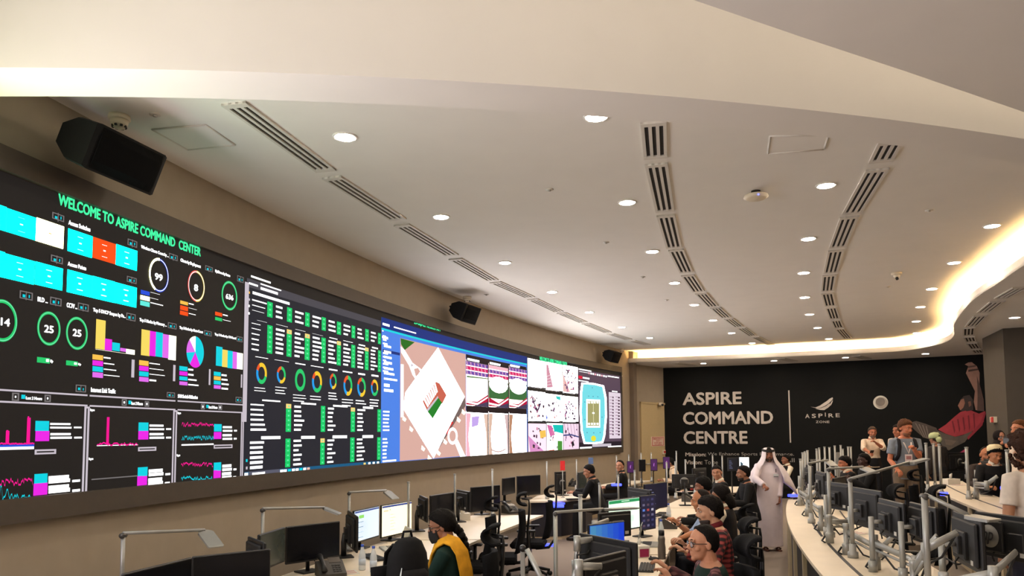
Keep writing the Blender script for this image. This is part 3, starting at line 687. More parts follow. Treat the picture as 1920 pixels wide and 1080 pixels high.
for k, (x, c) in enumerate(((466, ORG), (466, LGR), (465.5, WHT), (465.5, WHT), (461.5, CYA), (461.5, LGR))):
    y = (546, 559, 571, 585, 861, 875)[k]; S.rect(mb, (x - 1.3, y), (x + 1.8, y + 5), c, 2)
mb.build('table_dashboard', disp, fix=False)
# ---- third window: blue application with a site map and six camera pictures
mb = MB()
NAV = glow((22, 48, 128), 1, True); APP = glow((78, 133, 234), 1, True)
zb = S.sz(714, 870)[1]
zt = S.sz(714, 594)[1]; s0 = S.sz(714.6, 700)[0]; s1 = S.sz(988, 700)[0]
S.rect_sz(mb, s0, zb, s1, zt, APP, .5)
zc = S.sz(714, 614)[1]; S.rect_sz(mb, s0, zc, s1, zt, NAV, 1); S.rect_sz(mb, s0, zc - .03, s1, zc, CYA, 1.2)
bars(mb, 717, 605, 734, 1, 0, 8); bars(mb, 738, 612, 787, 1, 0, 14)
sm0 = S.sz(750, 700)[0]; sm1 = S.sz(873, 700)[0]; zmt = S.sz(752, 634)[1]
MAPC = glow((221, 175, 163), 1, True)
S.rect_sz(mb, sm0, zb + .02, sm1, zmt, MAPC, 1)
z6 = lambda x, y: (700 + x / 3.6, 580 + y / 3.6)
def mp(pts, c, lay): S.poly(mb, [z6(*p) for p in pts], c, lay)
mp([(182, 195), (278, 222), (210, 275), (186, 236)], glow((40, 110, 30)), 1.3)
mp([(184, 250), (210, 275), (262, 360), (330, 410), (285, 475), (262, 440), (240, 380), (186, 290)], WHT, 1.5)
mp([(272, 402), (300, 395), (318, 425), (285, 455)], MAPC, 1.8); mp([(255, 362), (270, 380), (252, 388)], LGR, 1.9)
mp([(184, 370), (203, 372), (203, 728), (184, 728)], WHT, 1.5)
mp([(615, 588), (622, 650), (410, 990), (398, 970)], glow((118, 100, 96)), 1.6)
mp([(435, 258), (615, 590), (405, 1005), (200, 670), (215, 560), (330, 400)], WHTB, 2)
mp([(330, 620), (420, 488), (445, 500), (492, 580), (462, 640), (435, 595), (362, 690)], glow((205, 100, 80)), 2.5)
for k in range(7):
    a = k / 7; mp([(338 + 82 * a, 612 - 120 * a), (346 + 82 * a, 600 - 120 * a), (372 + 70 * a, 650 - 110 * a), (364 + 70 * a, 662 - 110 * a)], WHT, 2.8)
mp([(435, 595), (461, 632), (398, 738), (362, 690)], glow((30, 130, 40)), 2.9); mp([(355, 680), (432, 585), (437, 596), (364, 692)], LGR, 3)
for x, y in ((208, 735), (255, 805), (335, 935), (378, 1000), (440, 965), (485, 890), (575, 742), (608, 690)): mp([(x - 10, y - 18), (x + 14, y + 6), (x + 4, y + 24), (x - 14, y + 10)], CRM, 1.9)
mp([(520, 745), (540, 765), (512, 800), (500, 860), (490, 830)], glow((220, 50, 50)), 2)
S.ring(mb, z6(533, 855), 9.5, 16, .35, [(1, WHT)], 2.2); mp([(545, 895), (568, 880), (622, 995), (585, 995)], WHT, 2.1)
S.rect(mb, z6(62, 268), z6(178, 312), NAV, 1.2)
for k, y in enumerate((178, 238, 275, 312, 348, 388, 422, 460, 500, 535)): S.rect(mb, z6(70 if k != 0 else 58, y), z6((98, 118, 118, 122, 124, 133, 140, 160, 108, 133)[k], y + 26), WHT, 1.6)
S.rect(mb, z6(60, 1020), z6(152, 1024), WHT, 2)
S.rect(mb, z6(58, 140), z6(66, 150), WHT, 2)
S.rect(mb, (873.5, 664), (988, 852), glow((36, 24, 28)), .8)
PK = glow((255, 190, 205)); PUR = glow((120, 80, 170)); RSE = glow((220, 40, 110)); PE = glow((255, 232, 226), 3, True); DRD = glow((190, 10, 60)); PIT = glow((60, 110, 60))
for i, (a, b) in enumerate((((625, 335), (772, 660)), ((777, 362), (910, 668)), ((915, 378), (1036, 672)))):
    x0, x1 = a[0], b[0]; sl = (b[1] - 20 - a[1]); wv = x1 - x0
    S.rect(mb, z6(*a), z6(*b), PE, 1)
    A_ = S.sz(*z6(*a)); B_ = S.sz(*z6(*b)); ds = B_[0] - A_[0]; dzz = A_[1] - B_[1]
    Q = lambda u, v: (A_[0] + ds * u, A_[1] - dzz * v)
    for k in range(3):
        S.poly_sz(mb, [Q(0, .04 + .1 * k), Q(1, .04 + .1 * k), Q(1, .12 + .1 * k), Q(0, .12 + .1 * k)], (PUR, RSE, PUR)[k] if i != 1 else (PK, PUR, RSE)[k], 1.3)
        for j in range(6): S.poly_sz(mb, [Q(j / 6 + .02, .05 + .1 * k), Q(j / 6 + .05, .05 + .1 * k), Q(j / 6 + .07, .11 + .1 * k), Q(j / 6 + .04, .11 + .1 * k)], PK, 1.6)
    if i == 0:
        S.poly_sz(mb, [Q(0, .38), Q(.1, .34), Q(1, .36), Q(1, .5), Q(0, .5)], CRM, 1.8); S.poly_sz(mb, [Q(.02, .36), Q(1, .34), Q(1, .36), Q(.03, .39)], PIT, 1.9)
    else:
        S.poly_sz(mb, [Q(0, .4), Q(1, .4), Q(1, .8), Q(0, .8)], PIT, 1.6); S.poly_sz(mb, [Q(.5 + .48 * math.cos(t_ / 8 * math.pi), .47 + .19 * math.sin(t_ / 8 * math.pi)) for t_ in range(16)], WHTB, 2)
    S.poly_sz(mb, [Q(0, .98), Q(0, .9) if i != 1 else Q(0, .78), Q(.5, .9), Q(1, .72), Q(1, .98)], DRD, 2.1)
    S.poly_sz(mb, [Q(0, .9), Q(.5, .93), Q(1, .76), Q(1, .79), Q(.5, .97), Q(0, .94)], WHT, 2.3); S.poly_sz(mb, [Q(.3, 1), Q(1, .88), Q(1, 1)], glow((70, 60, 90)), 2.2)
    S.poly_sz(mb, [Q(0, .0), Q(1, .0), Q(1, .04), Q(0, .04)], glow((30, 20, 24)), 2.5); S.poly_sz(mb, [Q(.05, -.03), Q(.6, -.03), Q(.6, .02), Q(.05, .02)], WHT, 2.6)
for i, (a, b) in enumerate((((625, 684), (772, 996)), ((777, 688), (910, 988)), ((915, 694), (1036, 978)))):
    S.rect(mb, z6(*a), z6(*b), WHTB, 1); A_ = S.sz(*z6(*a)); B_ = S.sz(*z6(*b)); ds = B_[0] - A_[0]; dzz = A_[1] - B_[1]
    S.poly_sz(mb, [Q(0, .0), Q(1, .0), Q(1, .03), Q(0, .03)], glow((30, 20, 24)), 2)
    S.poly_sz(mb, [Q(0, .05), Q(.22, .05), Q(.1, .55), Q(.2, 1), Q(0, 1)], (PK, glow((225, 190, 170)), glow((190, 140, 110)))[i], 1.4)
    S.poly_sz(mb, [Q(1, .05), Q(.8, .05), Q(.92, .5), Q(.95, 1), Q(1, 1)], (glow((235, 200, 180)), glow((220, 190, 190)), PE)[i], 1.4)
    if i == 0:
        S.poly_sz(mb, [Q(.25, .12), Q(.6, .1), Q(.55, .3), Q(.25, .35)], glow((200, 170, 240)), 1.6)
    if i == 1: S.poly_sz(mb, [Q(.12 + .76 * k / 8, .82 + .06 * math.sin(math.pi * k / 8)) for k in range(9)] + [Q(.88 - .76 * k / 8, .85 + .06 * math.sin(math.pi * k / 8)) for k in range(9)], glow((190, 150, 140)), 1.6)
    if i == 2: S.ring(mb, z6(990, 725), 2.2, 4, .35, [(1, GRY)], 2)
S.text(mb, '25-Sep-22 10:58:33 AM', 776, 600, 609, 825, GTX, 2, .03)
mb.build('site_map_window', disp, fix=False)
# ---- fourth window: nine camera pictures
mb = MB(); z7 = lambda x, y: (960 + x / 4.5, 640 + y / 4.5)
G9 = [[((131, 140), (282, 405)), ((284, 170), (424, 432)), ((427, 196), (556, 452))], [((135, 414), (282, 682)), ((284, 440), (424, 684)), ((427, 458), (558, 688))], [((135, 692), (290, 940)), ((292, 690), (430, 932)), ((432, 694), (564, 920))]]
cols = [WHTB, glow((255, 240, 234), 6, True), WHTB, WHTB, WHTB, WHTB, glow((244, 215, 230), 1.3, True), glow((240, 250, 244), 3, True), glow((236, 208, 226), 1.2, True)]
rnd = random.Random(3)
for r in range(3):
    for c in range(3):
        a, b = G9[r][c]; S.rect(mb, z7(*a), z7(*b), cols[r * 3 + c], 1)
        A_ = S.sz(*z7(*a)); B_ = S.sz(*z7(*b)); ds = B_[0] - A_[0]; dzz = A_[1] - B_[1]
        Q = lambda u, v: (A_[0] + ds * u, A_[1] - dzz * v)
        S.poly_sz(mb, [Q(0, .97), Q(1, .97), Q(1, 1), Q(0, 1)], glow((40, 30, 40)), 1.5); S.poly_sz(mb, [Q(.8, .95), Q(1, .95), Q(1, 1), Q(.8, 1)], glow((30, 24, 30)), 1.6)
        if (r, c) == (0, 0):
            for k in range(12): S.poly_sz(mb, [Q(.08 + .15 * (k % 6), .25 + .2 * (k // 6)), Q(.12 + .15 * (k % 6), .25 + .2 * (k // 6)), Q(.12 + .15 * (k % 6), .31 + .2 * (k // 6)), Q(.08 + .15 * (k % 6), .31 + .2 * (k // 6))], LGR, 2)
        elif (r, c) == (0, 1):
            S.poly_sz(mb, [Q(.02, .1), Q(.14, .1), Q(.42, .85), Q(.05, .9)], glow((215, 150, 170)), 2)
            for k in range(4): S.poly_sz(mb, [Q(.04, .5 + .1 * k), Q(.3, .42 + .11 * k), Q(.3, .44 + .11 * k), Q(.04, .52 + .1 * k)], glow((245, 225, 230)), 2.2)
        else:
            pal = [glow((70, 50, 70)), glow((235, 170, 170)), glow((200, 120, 160)), glow((120, 80, 120)), glow((60, 200, 200)), glow((250, 210, 90)), glow((70, 110, 200))]
            n = 34 if (r, c) in ((0, 2), (1, 0), (1, 2)) else 14
            for k in range(n):
                u, v = rnd.uniform(.08, .85), rnd.uniform(.1, .82); wv, hv = rnd.uniform(.03, .12), rnd.uniform(.05, .14)
                S.poly_sz(mb, [Q(u, v), Q(u + wv, v + .03), Q(u + wv * .8, v + hv), Q(u - .02, v + hv * .8)], pal[rnd.choice((0, 0, 1, 2, 3, 3)) if n > 9 else rnd.choice((1, 1, 2, 3))], 2)
            if (r, c) == (0, 2): S.poly_sz(mb, [Q(0, .25), Q(.15, .5), Q(.5, .95), Q(0, .95)], glow((240, 195, 190)), 1.6)
            if (r, c) == (1, 0): S.poly_sz(mb, [Q(.2, .25), Q(.5, .75), Q(.75, .4), Q(.7, .35), Q(.5, .6), Q(.28, .22)], glow((90, 60, 90)), 1.9)
            if (r, c) == (1, 1): S.poly_sz(mb, [Q(.6, .05), Q(.9, .05), Q(.9, .2), Q(.65, .16)], glow((60, 210, 200)), 2); S.poly_sz(mb, [Q(0, .7), Q(.1, .85), Q(0, .97)], glow((50, 90, 210)), 2)
            if (r, c) == (2, 0):
                S.poly_sz(mb, [Q(.62, .25), Q(.95, .22), Q(.98, .45), Q(.66, .5)], glow((250, 200, 90)), 2); S.poly_sz(mb, [Q(.0, .4), Q(.9, .97), Q(.1, .97)], glow((226, 150, 205)), 1.7)
            if (r, c) == (2, 1):
                S.poly_sz(mb, [Q(.35, .05), Q(1, .05), Q(1, .36), Q(.45, .28)], glow((20, 200, 190)), 2); S.poly_sz(mb, [Q(.65, .6), Q(.95, .62), Q(.95, .95), Q(.65, .95)], glow((80, 150, 60)), 2); S.poly_sz(mb, [Q(0, .05), Q(.3, .08), Q(.5, .4), Q(.2, .45)], glow((220, 110, 170)), 2)
                S.poly_sz(mb, [Q(0, .92), Q(.45, .9), Q(.45, .98), Q(0, .98)], RED, 2.2)
            if (r, c) == (2, 2):
                for k in range(5): S.poly_sz(mb, [Q(.05 + .2 * k, .0), Q(.07 + .2 * k, .0), Q(.17 + .2 * k, .45), Q(.15 + .2 * k, .45)], glow((120, 80, 110)), 2)
                S.poly_sz(mb, [Q(0, .4), Q(.5, .38), Q(1, .47), Q(1, .52), Q(.5, .43), Q(0, .45)], glow((60, 70, 130)), 2.1); S.poly_sz(mb, [Q(.5, .7), Q(.62, .62), Q(.7, .8), Q(.55, .85)], glow((40, 30, 40)), 2.1)
S.text(mb, 'WELCOME TO ASPIRE COMMAND CENTER', 1011.5, 668, 676, 1063, GTX, 2, .03)
mb.build('camera_grid_window', disp, fix=False)
# ---- fifth window: seating plan
mb = MB()
PB = glow((96, 76, 92), .9, True)
S.rect(mb, z7(558, 232), z7(936, 868), PB, .5); S.rect(mb, z7(558, 855), z7(938, 905), glow((44, 34, 42)), .8)
s0_ = S.sz(*z7(558, 300))[0]; s1_ = S.sz(*z7(934, 320))[0]
S.rect(mb, z7(560, 228), z7(668, 258), WHT, 2); S.rect(mb, z7(565, 252), z7(640, 268), WHT, 2)
for k in range(9): S.rect(mb, z7(642 + 18 * k, 260 + 3.6 * k), z7(655 + 18 * k, 277 + 3.4 * k), WHT if k % 3 else PK, 2)
S.outline(mb, z7(806, 288), z7(900, 312), WHT, 2, .02); S.rect(mb, z7(912, 286), z7(930, 296), WHT, 2)
S.rect(mb, z7(560, 288), z7(592, 318), glow((230, 20, 60)), 2); S.rect(mb, z7(596, 300), z7(652, 322), WHT, 2); S.rect(mb, z7(560, 326), z7(644, 346), WHT, 2)
S.text(mb, 'S', *z7(914, 336), z7(914, 366)[1], z7(930, 366)[0], WHT, 2, .06)
ov = lambda k: [(585, 348), (690, 352), (775, 372), (798, 480), (800, 640), (785, 800), (768, 858), (690, 866), (605, 864), (580, 760), (570, 600), (574, 430)]
S.poly(mb, [z7(*p) for p in ov(0)], WHTB, 1)
TQ = glow((120, 226, 236), 1, True); PT = glow((170, 165, 110)); 
cxo, cyo = 686, 608
S.poly(mb, [z7(cxo + (p[0] - cxo) * .86, cyo + (p[1] - cyo) * .95) for p in ov(0)], TQ, 1.5)
S.poly(mb, [z7(*p) for p in ((625, 488), (742, 492), (742, 728), (625, 728))], WHT, 2); S.poly(mb, [z7(*p) for p in ((636, 504), (734, 506), (734, 712), (636, 714))], PT, 2.4)
S.rect(mb, z7(683, 506), z7(687, 712), CRM, 2.8); S.rect(mb, z7(676, 598), z7(694, 612), WHT, 2.8)
for k in range(4): 
    for y in (508, 688): S.rect(mb, z7(640 + 24 * k, y), z7(656 + 24 * k, y + 16), WHT, 2.8)
S.ring(mb, z7(686, 820), 4.6, 5.4, .99, [(1, glow((240, 230, 60)))], 2.5)
for x, y in ((645, 462), (683, 465), (722, 468), (632, 770), (688, 772), (742, 770), (612, 660), (612, 512), (758, 640), (676, 392)): S.rect(mb, z7(x - 4, y - 5), z7(x + 4, y + 5), glow((90, 160, 190)), 2.5)
S.rect(mb, z7(815, 424), z7(925, 818), glow((232, 216, 228), 1, True), 1.4); S.rect(mb, z7(812, 412), z7(914, 438), glow((70, 52, 66)), 1.8); S.rect(mb, z7(842, 416), z7(888, 430), WHT, 2.2)
for k in range(13):
    y = 466 + k * 26
    for x, x2 in ((822, 846), (872, 892)): S.rect(mb, z7(x, y), z7(x2, y + 6), glow((150, 110, 140)), 2)
    S.rect(mb, z7(846, y), z7(856, y + 14), glow((70, 40, 60)), 2.2); S.rect(mb, z7(893, y + 2), z7(908, y + 16), glow((70, 40, 60)), 2.2)
S.rect(mb, z7(676, 868), z7(836, 884), LGR, 2); S.rect(mb, z7(572, 893), z7(672, 906), WHT, 2); S.rect(mb, z7(808, 884), z7(930, 896), WHT, 2)
mb.build('seating_plan_window', disp, fix=False)
# ================================================================== BACK WALL: lettering and mural
SM = Surf(WF, .004, .4)
m_let = M('letter_silver', (196, 186, 176), .45, .25, var=.03)
def letter_sign(name, label, items, cat='lettering'):
    mb = MB()
    for tx, x0, yt, yb, x1, bold in items: SM.text(mb, tx, x0, yt, yb, x1, m_let, 8, bold, .02)
    return tag(mb.build(name, fix=False), label, cat)
t = thing('wall_lettering', 'large silver letters ASPIRE COMMAND CENTRE on the black back wall', 'lettering')
for nm, it in (('aspire_line', ('ASPIRE', 1279.5, 736.5, 760, 1391, .028)), ('command_line', ('COMMAND', 1280.5, 772.5, 796.5, 1450, .028)), ('centre_line', ('CENTRE', 1281.5, 808.5, 832.5, 1402, .028))):
    mb = MB(); SM.text(mb, *it[:5], m_let, 8, it[5], .02); mb.build(nm, t, fix=False)
t = thing('mission_lettering', 'two lines of small silver mission and vision text low on the black wall', 'lettering')
m_let2 = M('letter_grey', (150, 146, 140), .5, .2, var=.03)
mb = MB(); SM.text(mb, 'Mission:', 1285, 848.5, 855.5, 1324, m_let, 4, .03, .006); SM.text(mb, 'We Enhance Sports Performance.', 1327, 848, 855.5, 1489, m_let2, 4, .005, .006); mb.build('mission_line', t, fix=False)
for q in (('Vision:', 1285.5, 863, 870.5, 1317, m_let, 4, .03, .006), ('To be', 1321, 862.5, 870.5, 1346, m_let2, 4, .005, .006), ('all', 1477, 859, 866.5, 1490, m_let2, 4, .005, .006), ('the world.', 1500, 858, 865.5, 1548, m_let2, 4, .005, .006)):
    mb = MB(); SM.text(mb, *q); mb.build('vision_word', t, fix=False)
mb = MB(); a = SM.sz(1479, 732); b = SM.sz(1483, 830)
p, q = WF.pt(a[0], a[1], .012), WF.pt(a[0], b[1], .012); mb.box(((p.x + q.x) / 2, (p.y + q.y) / 2, (p.z + q.z) / 2), (.035, .02, p.z - q.z), m_let, RZ(-a[0] / WF.R))
tag(mb.build('divider_bar'), 'thin vertical silver bar between the lettering and the feather emblem', 'wall bar')
t = thing('feather_emblem', 'silver feather emblem above the words ASPIRE ZONE on the black wall', 'emblem')
zl = lambda x, y: (1480 + x / 6.75, 720 + y / 6.75)
mb = MB(); SM.poly(mb, [zl(*p) for p in ((268, 288), (330, 297), (385, 275), (440, 238), (475, 215), (510, 186), (548, 168), (552, 190), (538, 205), (505, 240), (455, 275), (400, 300), (350, 308))], m_let, 4)
SM.poly(mb, [zl(*p) for p in ((330, 312), (400, 306), (460, 282), (508, 246), (528, 268), (518, 248), (542, 212), (552, 205), (545, 235), (520, 272), (490, 300), (440, 331), (390, 328))], m_let, 4)
mb.build('feather', t, fix=False)
mb = MB()
for ch, x0, x1, yt in (('A', 200, 257, 380), ('S', 283, 338, 378), ('P', 368, 422, 376), ('I', 450, 462, 362), ('R', 494, 560, 374), ('E', 586, 640, 371)):
    SM.text(mb, ch, zl(x0, 0)[0], zl(0, yt)[1], zl(0, yt + 53 + (x0 - 200) * -.01)[1], zl(x1, 0)[0], m_let, 4, .02)
mb.build('aspire_word', t, fix=False)
mb = MB()
for ch, x0, x1 in (('Z', 335, 372), ('O', 378, 422), ('N', 430, 468), ('E', 476, 508)): SM.text(mb, ch, zl(x0, 0)[0], zl(0, 465)[1], zl(0, 494)[1], zl(x1, 0)[0], m_let, 4, .02)
mb.build('zone_word', t, fix=False)
# printed picture of a footballer
t = thing('wall_mural', 'printed picture of a footballer in a red shirt kicking a ball on the black wall', 'mural')
zm_ = lambda x, y: (1560 + x / 4.5, 660 + y / 4.5)
def pic(name, polys):
    mb = MB()
    for pts, c, lay in polys: SM.poly(mb, [zm_(*p) for p in pts], M('print_%d_%d_%d' % c, c, .7, var=.12, scale=6), lay)
    mb.build(name, t, fix=False)
def blob(cx, cy, rx, ry, n=28): return [(cx + rx * math.cos(2 * math.pi * k / n), cy + ry * math.sin(2 * math.pi * k / n)) for k in range(n)]
pic('ball', [(blob(410, 425, 63, 57), (206, 202, 190), 1), (blob(418, 430, 52, 46), (168, 158, 146), 2), (blob(408, 420, 40, 36), (122, 112, 104), 3)])
pic('arm', [([(1145, 185), (1192, 218), (1206, 330), (1196, 420), (1212, 490), (1282, 500), (1278, 400), (1245, 270), (1246, 175), (1222, 120), (1180, 86), (1150, 88), (1120, 105), (1150, 120), (1140, 150), (1130, 178)], (150, 112, 98), 1),
            ([(1222, 200), (1244, 270), (1276, 400), (1280, 500), (1225, 495), (1228, 380), (1225, 260)], (84, 62, 56), 2), ([(1150, 150), (1230, 140), (1236, 152), (1150, 168)], (70, 50, 46), 2), ([(1146, 120), (1210, 112), (1215, 122), (1148, 134)], (90, 66, 58), 2)])
pic('head', [([(1062, 452), (1085, 400), (1112, 372), (1160, 362), (1188, 400), (1192, 490), (1110, 505), (1078, 490)], (52, 40, 38), 1), ([(1062, 452), (1088, 402), (1112, 392), (1122, 430), (1108, 470), (1084, 492)], (150, 102, 84), 2), ([(1148, 420), (1170, 415), (1176, 450), (1156, 465)], (120, 80, 66), 2)])
pic('shirt', [([(895, 655), (960, 612), (1035, 545), (1085, 505), (1160, 488), (1240, 520), (1292, 498), (1280, 590), (1192, 665), (1100, 700), (1040, 715), (960, 690)], (168, 50, 62), 1)] +
    [([(1010 + 45 * k, 585 - 16 * k), (1022 + 45 * k, 580 - 16 * k), (1040 + 42 * k, 660 - 8 * k), (1032 + 42 * k, 690 - 8 * k)], (118, 26, 42), 2) for k in range(5)] + [([(1292, 498), (1298, 520), (1268, 620), (1150, 740), (1140, 720), (1250, 600)], (150, 40, 56), 2)])
pic('shorts', [([(885, 660), (960, 692), (1040, 716), (1105, 702), (1185, 655), (1175, 690), (1120, 760), (1040, 800), (985, 830), (935, 800), (905, 740)], (92, 82, 73), 1), ([(950, 735), (1050, 750), (1010, 790), (960, 780)], (112, 96, 84), 2), ([(1060, 715), (1080, 710), (1090, 770), (1068, 780)], (84, 76, 70), 2)])
pic('leg', [([(640, 600), (712, 582), (790, 606), (880, 640), (900, 690), (870, 770), (815, 735), (770, 720), (700, 660)], (78, 67, 60), 1)] + [([(700 + 30 * k, 600 + 8 * k), (710 + 30 * k, 602 + 8 * k), (775 + 16 * k, 720 + 4 * k), (768 + 16 * k, 722 + 4 * k)], (120, 108, 100), 2) for k in range(4)] + [([(800, 640), (880, 650), (890, 700), (840, 690)], (70, 58, 52), 2)])
pic('boot', [([(1075, 850), (1150, 800), (1150, 850)], (170, 50, 90), 1)])
# exit notice, small camera, break-glass box, fire call point
t0 = bayhit(1219, 820); t1_ = bayhit(1243, 837)
m_wh = M('notice_white', (238, 214, 196), .6, var=.02); m_rd = M('notice_red', (196, 50, 44), .6, var=.04)
t = thing('exit_notice', 'white notice with red border and red exit text on the cream door', 'notice')
mb = MB(); a0, a1, b0, b1 = t0[0], d1 - .05, 1.58, 1.88
a0 = min(a0, a1 - .5)
mb.sweep([[bay(a0, z, .032), bay(a1, z, .032), bay(a1, z, .038), bay(a0, z, .038)] for z in (b0, b1)], m_wh); mb.build('board', t)
mb = MB()
for u0, u1, v0, v1 in ((.06, .94, .9, .95), (.06, .94, .05, .1), (.06, .09, .05, .95), (.91, .94, .05, .95)):
    mb.sweep([[bay(a0 + (a1 - a0) * u0, b0 + (b1 - b0) * v, .038), bay(a0 + (a1 - a0) * u1, b0 + (b1 - b0) * v, .038), bay(a0 + (a1 - a0) * u1, b0 + (b1 - b0) * v, .041), bay(a0 + (a1 - a0) * u0, b0 + (b1 - b0) * v, .041)] for v in (v0, v1)], m_rd)
for tx, u0, u1, v0, v1 in (('EMERGENCY', .14, .86, .68, .84), ('EXIT', .36, .64, .48, .62), ('PUSH BAR', .22, .78, .29, .43), ('TO OPEN', .22, .78, .12, .25)):
    vs, fs = text2d(tx, .03); mb.add([bay(a0 + (a1 - a0) * (u0 + (u1 - u0) * u), b0 + (b1 - b0) * (v0 + (v1 - v0) * v), .042) for u, v in vs], fs, m_rd)
mb.build('lettering', t, fix=False)
c = bayhit(1234, 758); t = thing('security_camera', 'small white security camera fixed above the cream door', 'camera', bay(c[0], c[1], .1))
MB().box((0, 0, 0), (.12, .22, .09), m_plast, RZ(-.3), bev=.01).build('body', t); MB().cyl((.02, -.1, -.02), .035, .05, m_green, 12, axis=(.2, -1, -.3)).build('lens', t)
c = bayhit(1240, 848); t = thing('break_glass_box', 'small red and white break-glass box beside the push bar of the door', 'call point', bay(d1 - .12, c[1], .05))
MB().box((0, 0, 0), (.16, .05, .14), m_plast, RZ(math.atan2(bd.y, bd.x)), bev=.01).build('case', t); MB().box((bn.x * .03, bn.y * .03, .01), (.1, .02, .06), m_rd, RZ(math.atan2(bd.y, bd.x))).build('button', t)
# red and white box on the column
kd = Vector((k1[0] - k0[0], k1[1] - k0[1], 0)).normalized(); kn = Vector((-kd.y, kd.x, 0))
if kn.x > 0: kn = -kn
def colhit(x, y):
    d = ray(x, y); c0 = Vector((*k0, 0)); t = c0.dot(kn) / (d.x * kn.x + d.y * kn.y); return Vector((d.x * t, d.y * t, EYE + d.z * t))
c = colhit(1867, 787); t = thing('alarm_box', 'red and white alarm box fixed on the brown column', 'alarm', c + kn * .04)
an = math.atan2(kd.y, kd.x)
MB().box((0, 0, 0), (.30, .08, .13), m_plast, RZ(an), bev=.01).build('case', t); MB().box(kd * .08 + kn * .045, (.15, .03, .12), m_rd, RZ(an), bev=.01).build('sounder', t)
# ================================================================== DESKS AND EQUIPMENT
m_top = M('worktop_cream', (228, 214, 192), .45, var=.03, scale=5)
m_edge = M('worktop_edge', (60, 50, 44), .6)
m_pan = M('desk_panel', (30, 30, 38), .5, var=.06)
m_leg = M('desk_leg', (206, 190, 160), .5, var=.04)
m_slv = M('silver_paint', (160, 161, 158), .42, .45, var=.02)
m_blk = M('black_plastic', (24, 24, 26), .45, var=.08)
m_cas = M('monitor_case', (36, 36, 38), .6, var=.06, spec=.3)
m_ledb = M('blue_led', (60, 70, 255), .4, 0, 0, emit=5, ecol=(50, 60, 255))
m_rub = M('cable_black', (16, 16, 17), .6)
def arcdesk(name, label, o0, o1, y0, y1, z, group, front='near', panel=True, led=None, base=0.0, legs=3, strip=False):
    c = Vector((wx((o0 + o1) / 2, (y0 + y1) / 2), (y0 + y1) / 2, base)); t = thing(name, label, 'desk', c, 0, group)
    L = lambda o, y, zz: Vector((wx(o, y), y, zz)) - c
    n = max(6, int((y1 - y0) / .25)); ys = [y0 + (y1 - y0) * i / n for i in range(n + 1)]
    mb = MB(); mb.sweep([[L(o0, y, z - .03), L(o1, y, z - .03), L(o1, y, z), L(o0, y, z)] for y in ys], m_top); mb.build('worktop', t)
    if panel:
        po = o0 + .04 if front == 'wall' else o1 - .04
        mb = MB(); mb.sweep([[L(po, y, base + .08), L(po + .03, y, base + .08), L(po + .03, y, z - .03), L(po, y, z - .03)] for y in ys], m_pan); mb.build('front_panel', t)
        if strip: mb = MB(); mb.sweep([[L(o0 + .27, y, z - .002), L(o0 + .30, y, z - .002), L(o0 + .30, y, z + .002), L(o0 + .27, y, z + .002)] for y in ys[1:-1]], m_pan); mb.build('cable_slot', t)
        mb = MB(); mb.sweep([[L(po - .015, y, base), L(po + .03, y, base), L(po + .03, y, base + .08), L(po - .015, y, base + .08)] for y in ys], m_leg); mb.build('plinth', t)
    for k in range(legs):
        ins = .55 if strip else .12; y = y0 + ins + (y1 - y0 - 2 * ins) * k / max(1, legs - 1); a = wyaw(o0, y)
        mb = MB(); mb.box(L(o0 + .025 if (front == 'wall' and strip) else o0 + .3, y, (base + z - .03) / 2), (.04 if strip else .06, .09, z - .03 - base), m_leg if strip else m_slv, RZ(-a)); mb.build('leg', t)
    if led:
        for y in led:
            p = L(o1 + .002, y, z - .05); mb = MB(); mb.box(p, (.02, .22, .03), m_ledb, RZ(-wyaw(o1, y))); mb.build('led_strip', t)
    return t
for i, (a, b) in enumerate(((3.6, 6.35), (6.4, 9.1), (9.15, 11.8))):
    arcdesk('workstation_desk', 'curved cream desk below the video wall, %s from the front' % ORD[i], .75, 1.8, a, b, .74, 'desks along the video wall', 'wall')
# table beyond the gap with its blue-lit front edge
c = pz(1050, 938, 0); c.z = 0
t = thing('workstation_desk', 'cream desk with blue glowing front edge under the red sign below the video wall', 'desk', (0.95, 15.2, 0), 0, 'desks along the video wall')
Pp = [(0.28, 14.15), (0.92, 14.2), (1.5, 14.85), (1.75, 15.9), (1.0, 16.3), (0.5, 15.4)]
mb = MB().prism([(x - .95, y - 15.2) for x, y in Pp], .71, .74, m_top); mb.build('worktop', t)
mb = MB().prism([(x * .9 - .86, (y - 15.2) * .88 + .02) for x, y in Pp], .06, .71, m_pan); mb.build('cabinet', t)
mb = MB().box((-.12, -1.02, .69), (.3, .03, .03), m_ledb, RZ(.12)); mb.build('led_strip', t)
mb = MB().prism([(x * .9 - .85, (y - 15.2) * .86 + .02) for x, y in Pp], 0, .06, m_leg); mb.build('plinth', t)
arcdesk('workstation_desk', 'cream desk at the far end below the exit door', .65, 1.3, 17.6, 20.0, .74, 'desks along the video wall', 'wall')
for i, (a, b) in enumerate(((3.4, 5.6), (5.65, 7.9), (7.95, 10.3), (10.35, 12.7), (12.75, 15.2), (15.25, 17.6))):
    arcdesk('workstation_desk', 'cream desk in the middle row of operators, %s from the front' % ORD[i], 3.35, 4.08, a, b, .74, 'desks in the middle row', 'wall')
for i, (a, b) in enumerate(((3.2, 5.5), (5.5, 7.8), (7.8, 10.1), (10.1, 12.4))):
    arcdesk('counter_desk', 'curved cream counter with dark panels right of the aisle, %s from the front' % ORD[i], 5.37, 6.3, a, b, .90, 'right-hand counters', 'wall', True, None, 0, 2, True)
arcdesk('counter_desk', 'short cream counter beyond the blue light at the end of the aisle', 5.37, 6.35, 13.1, 15.8, .90, 'right-hand counters', 'wall', True, None, 0, 3, True)
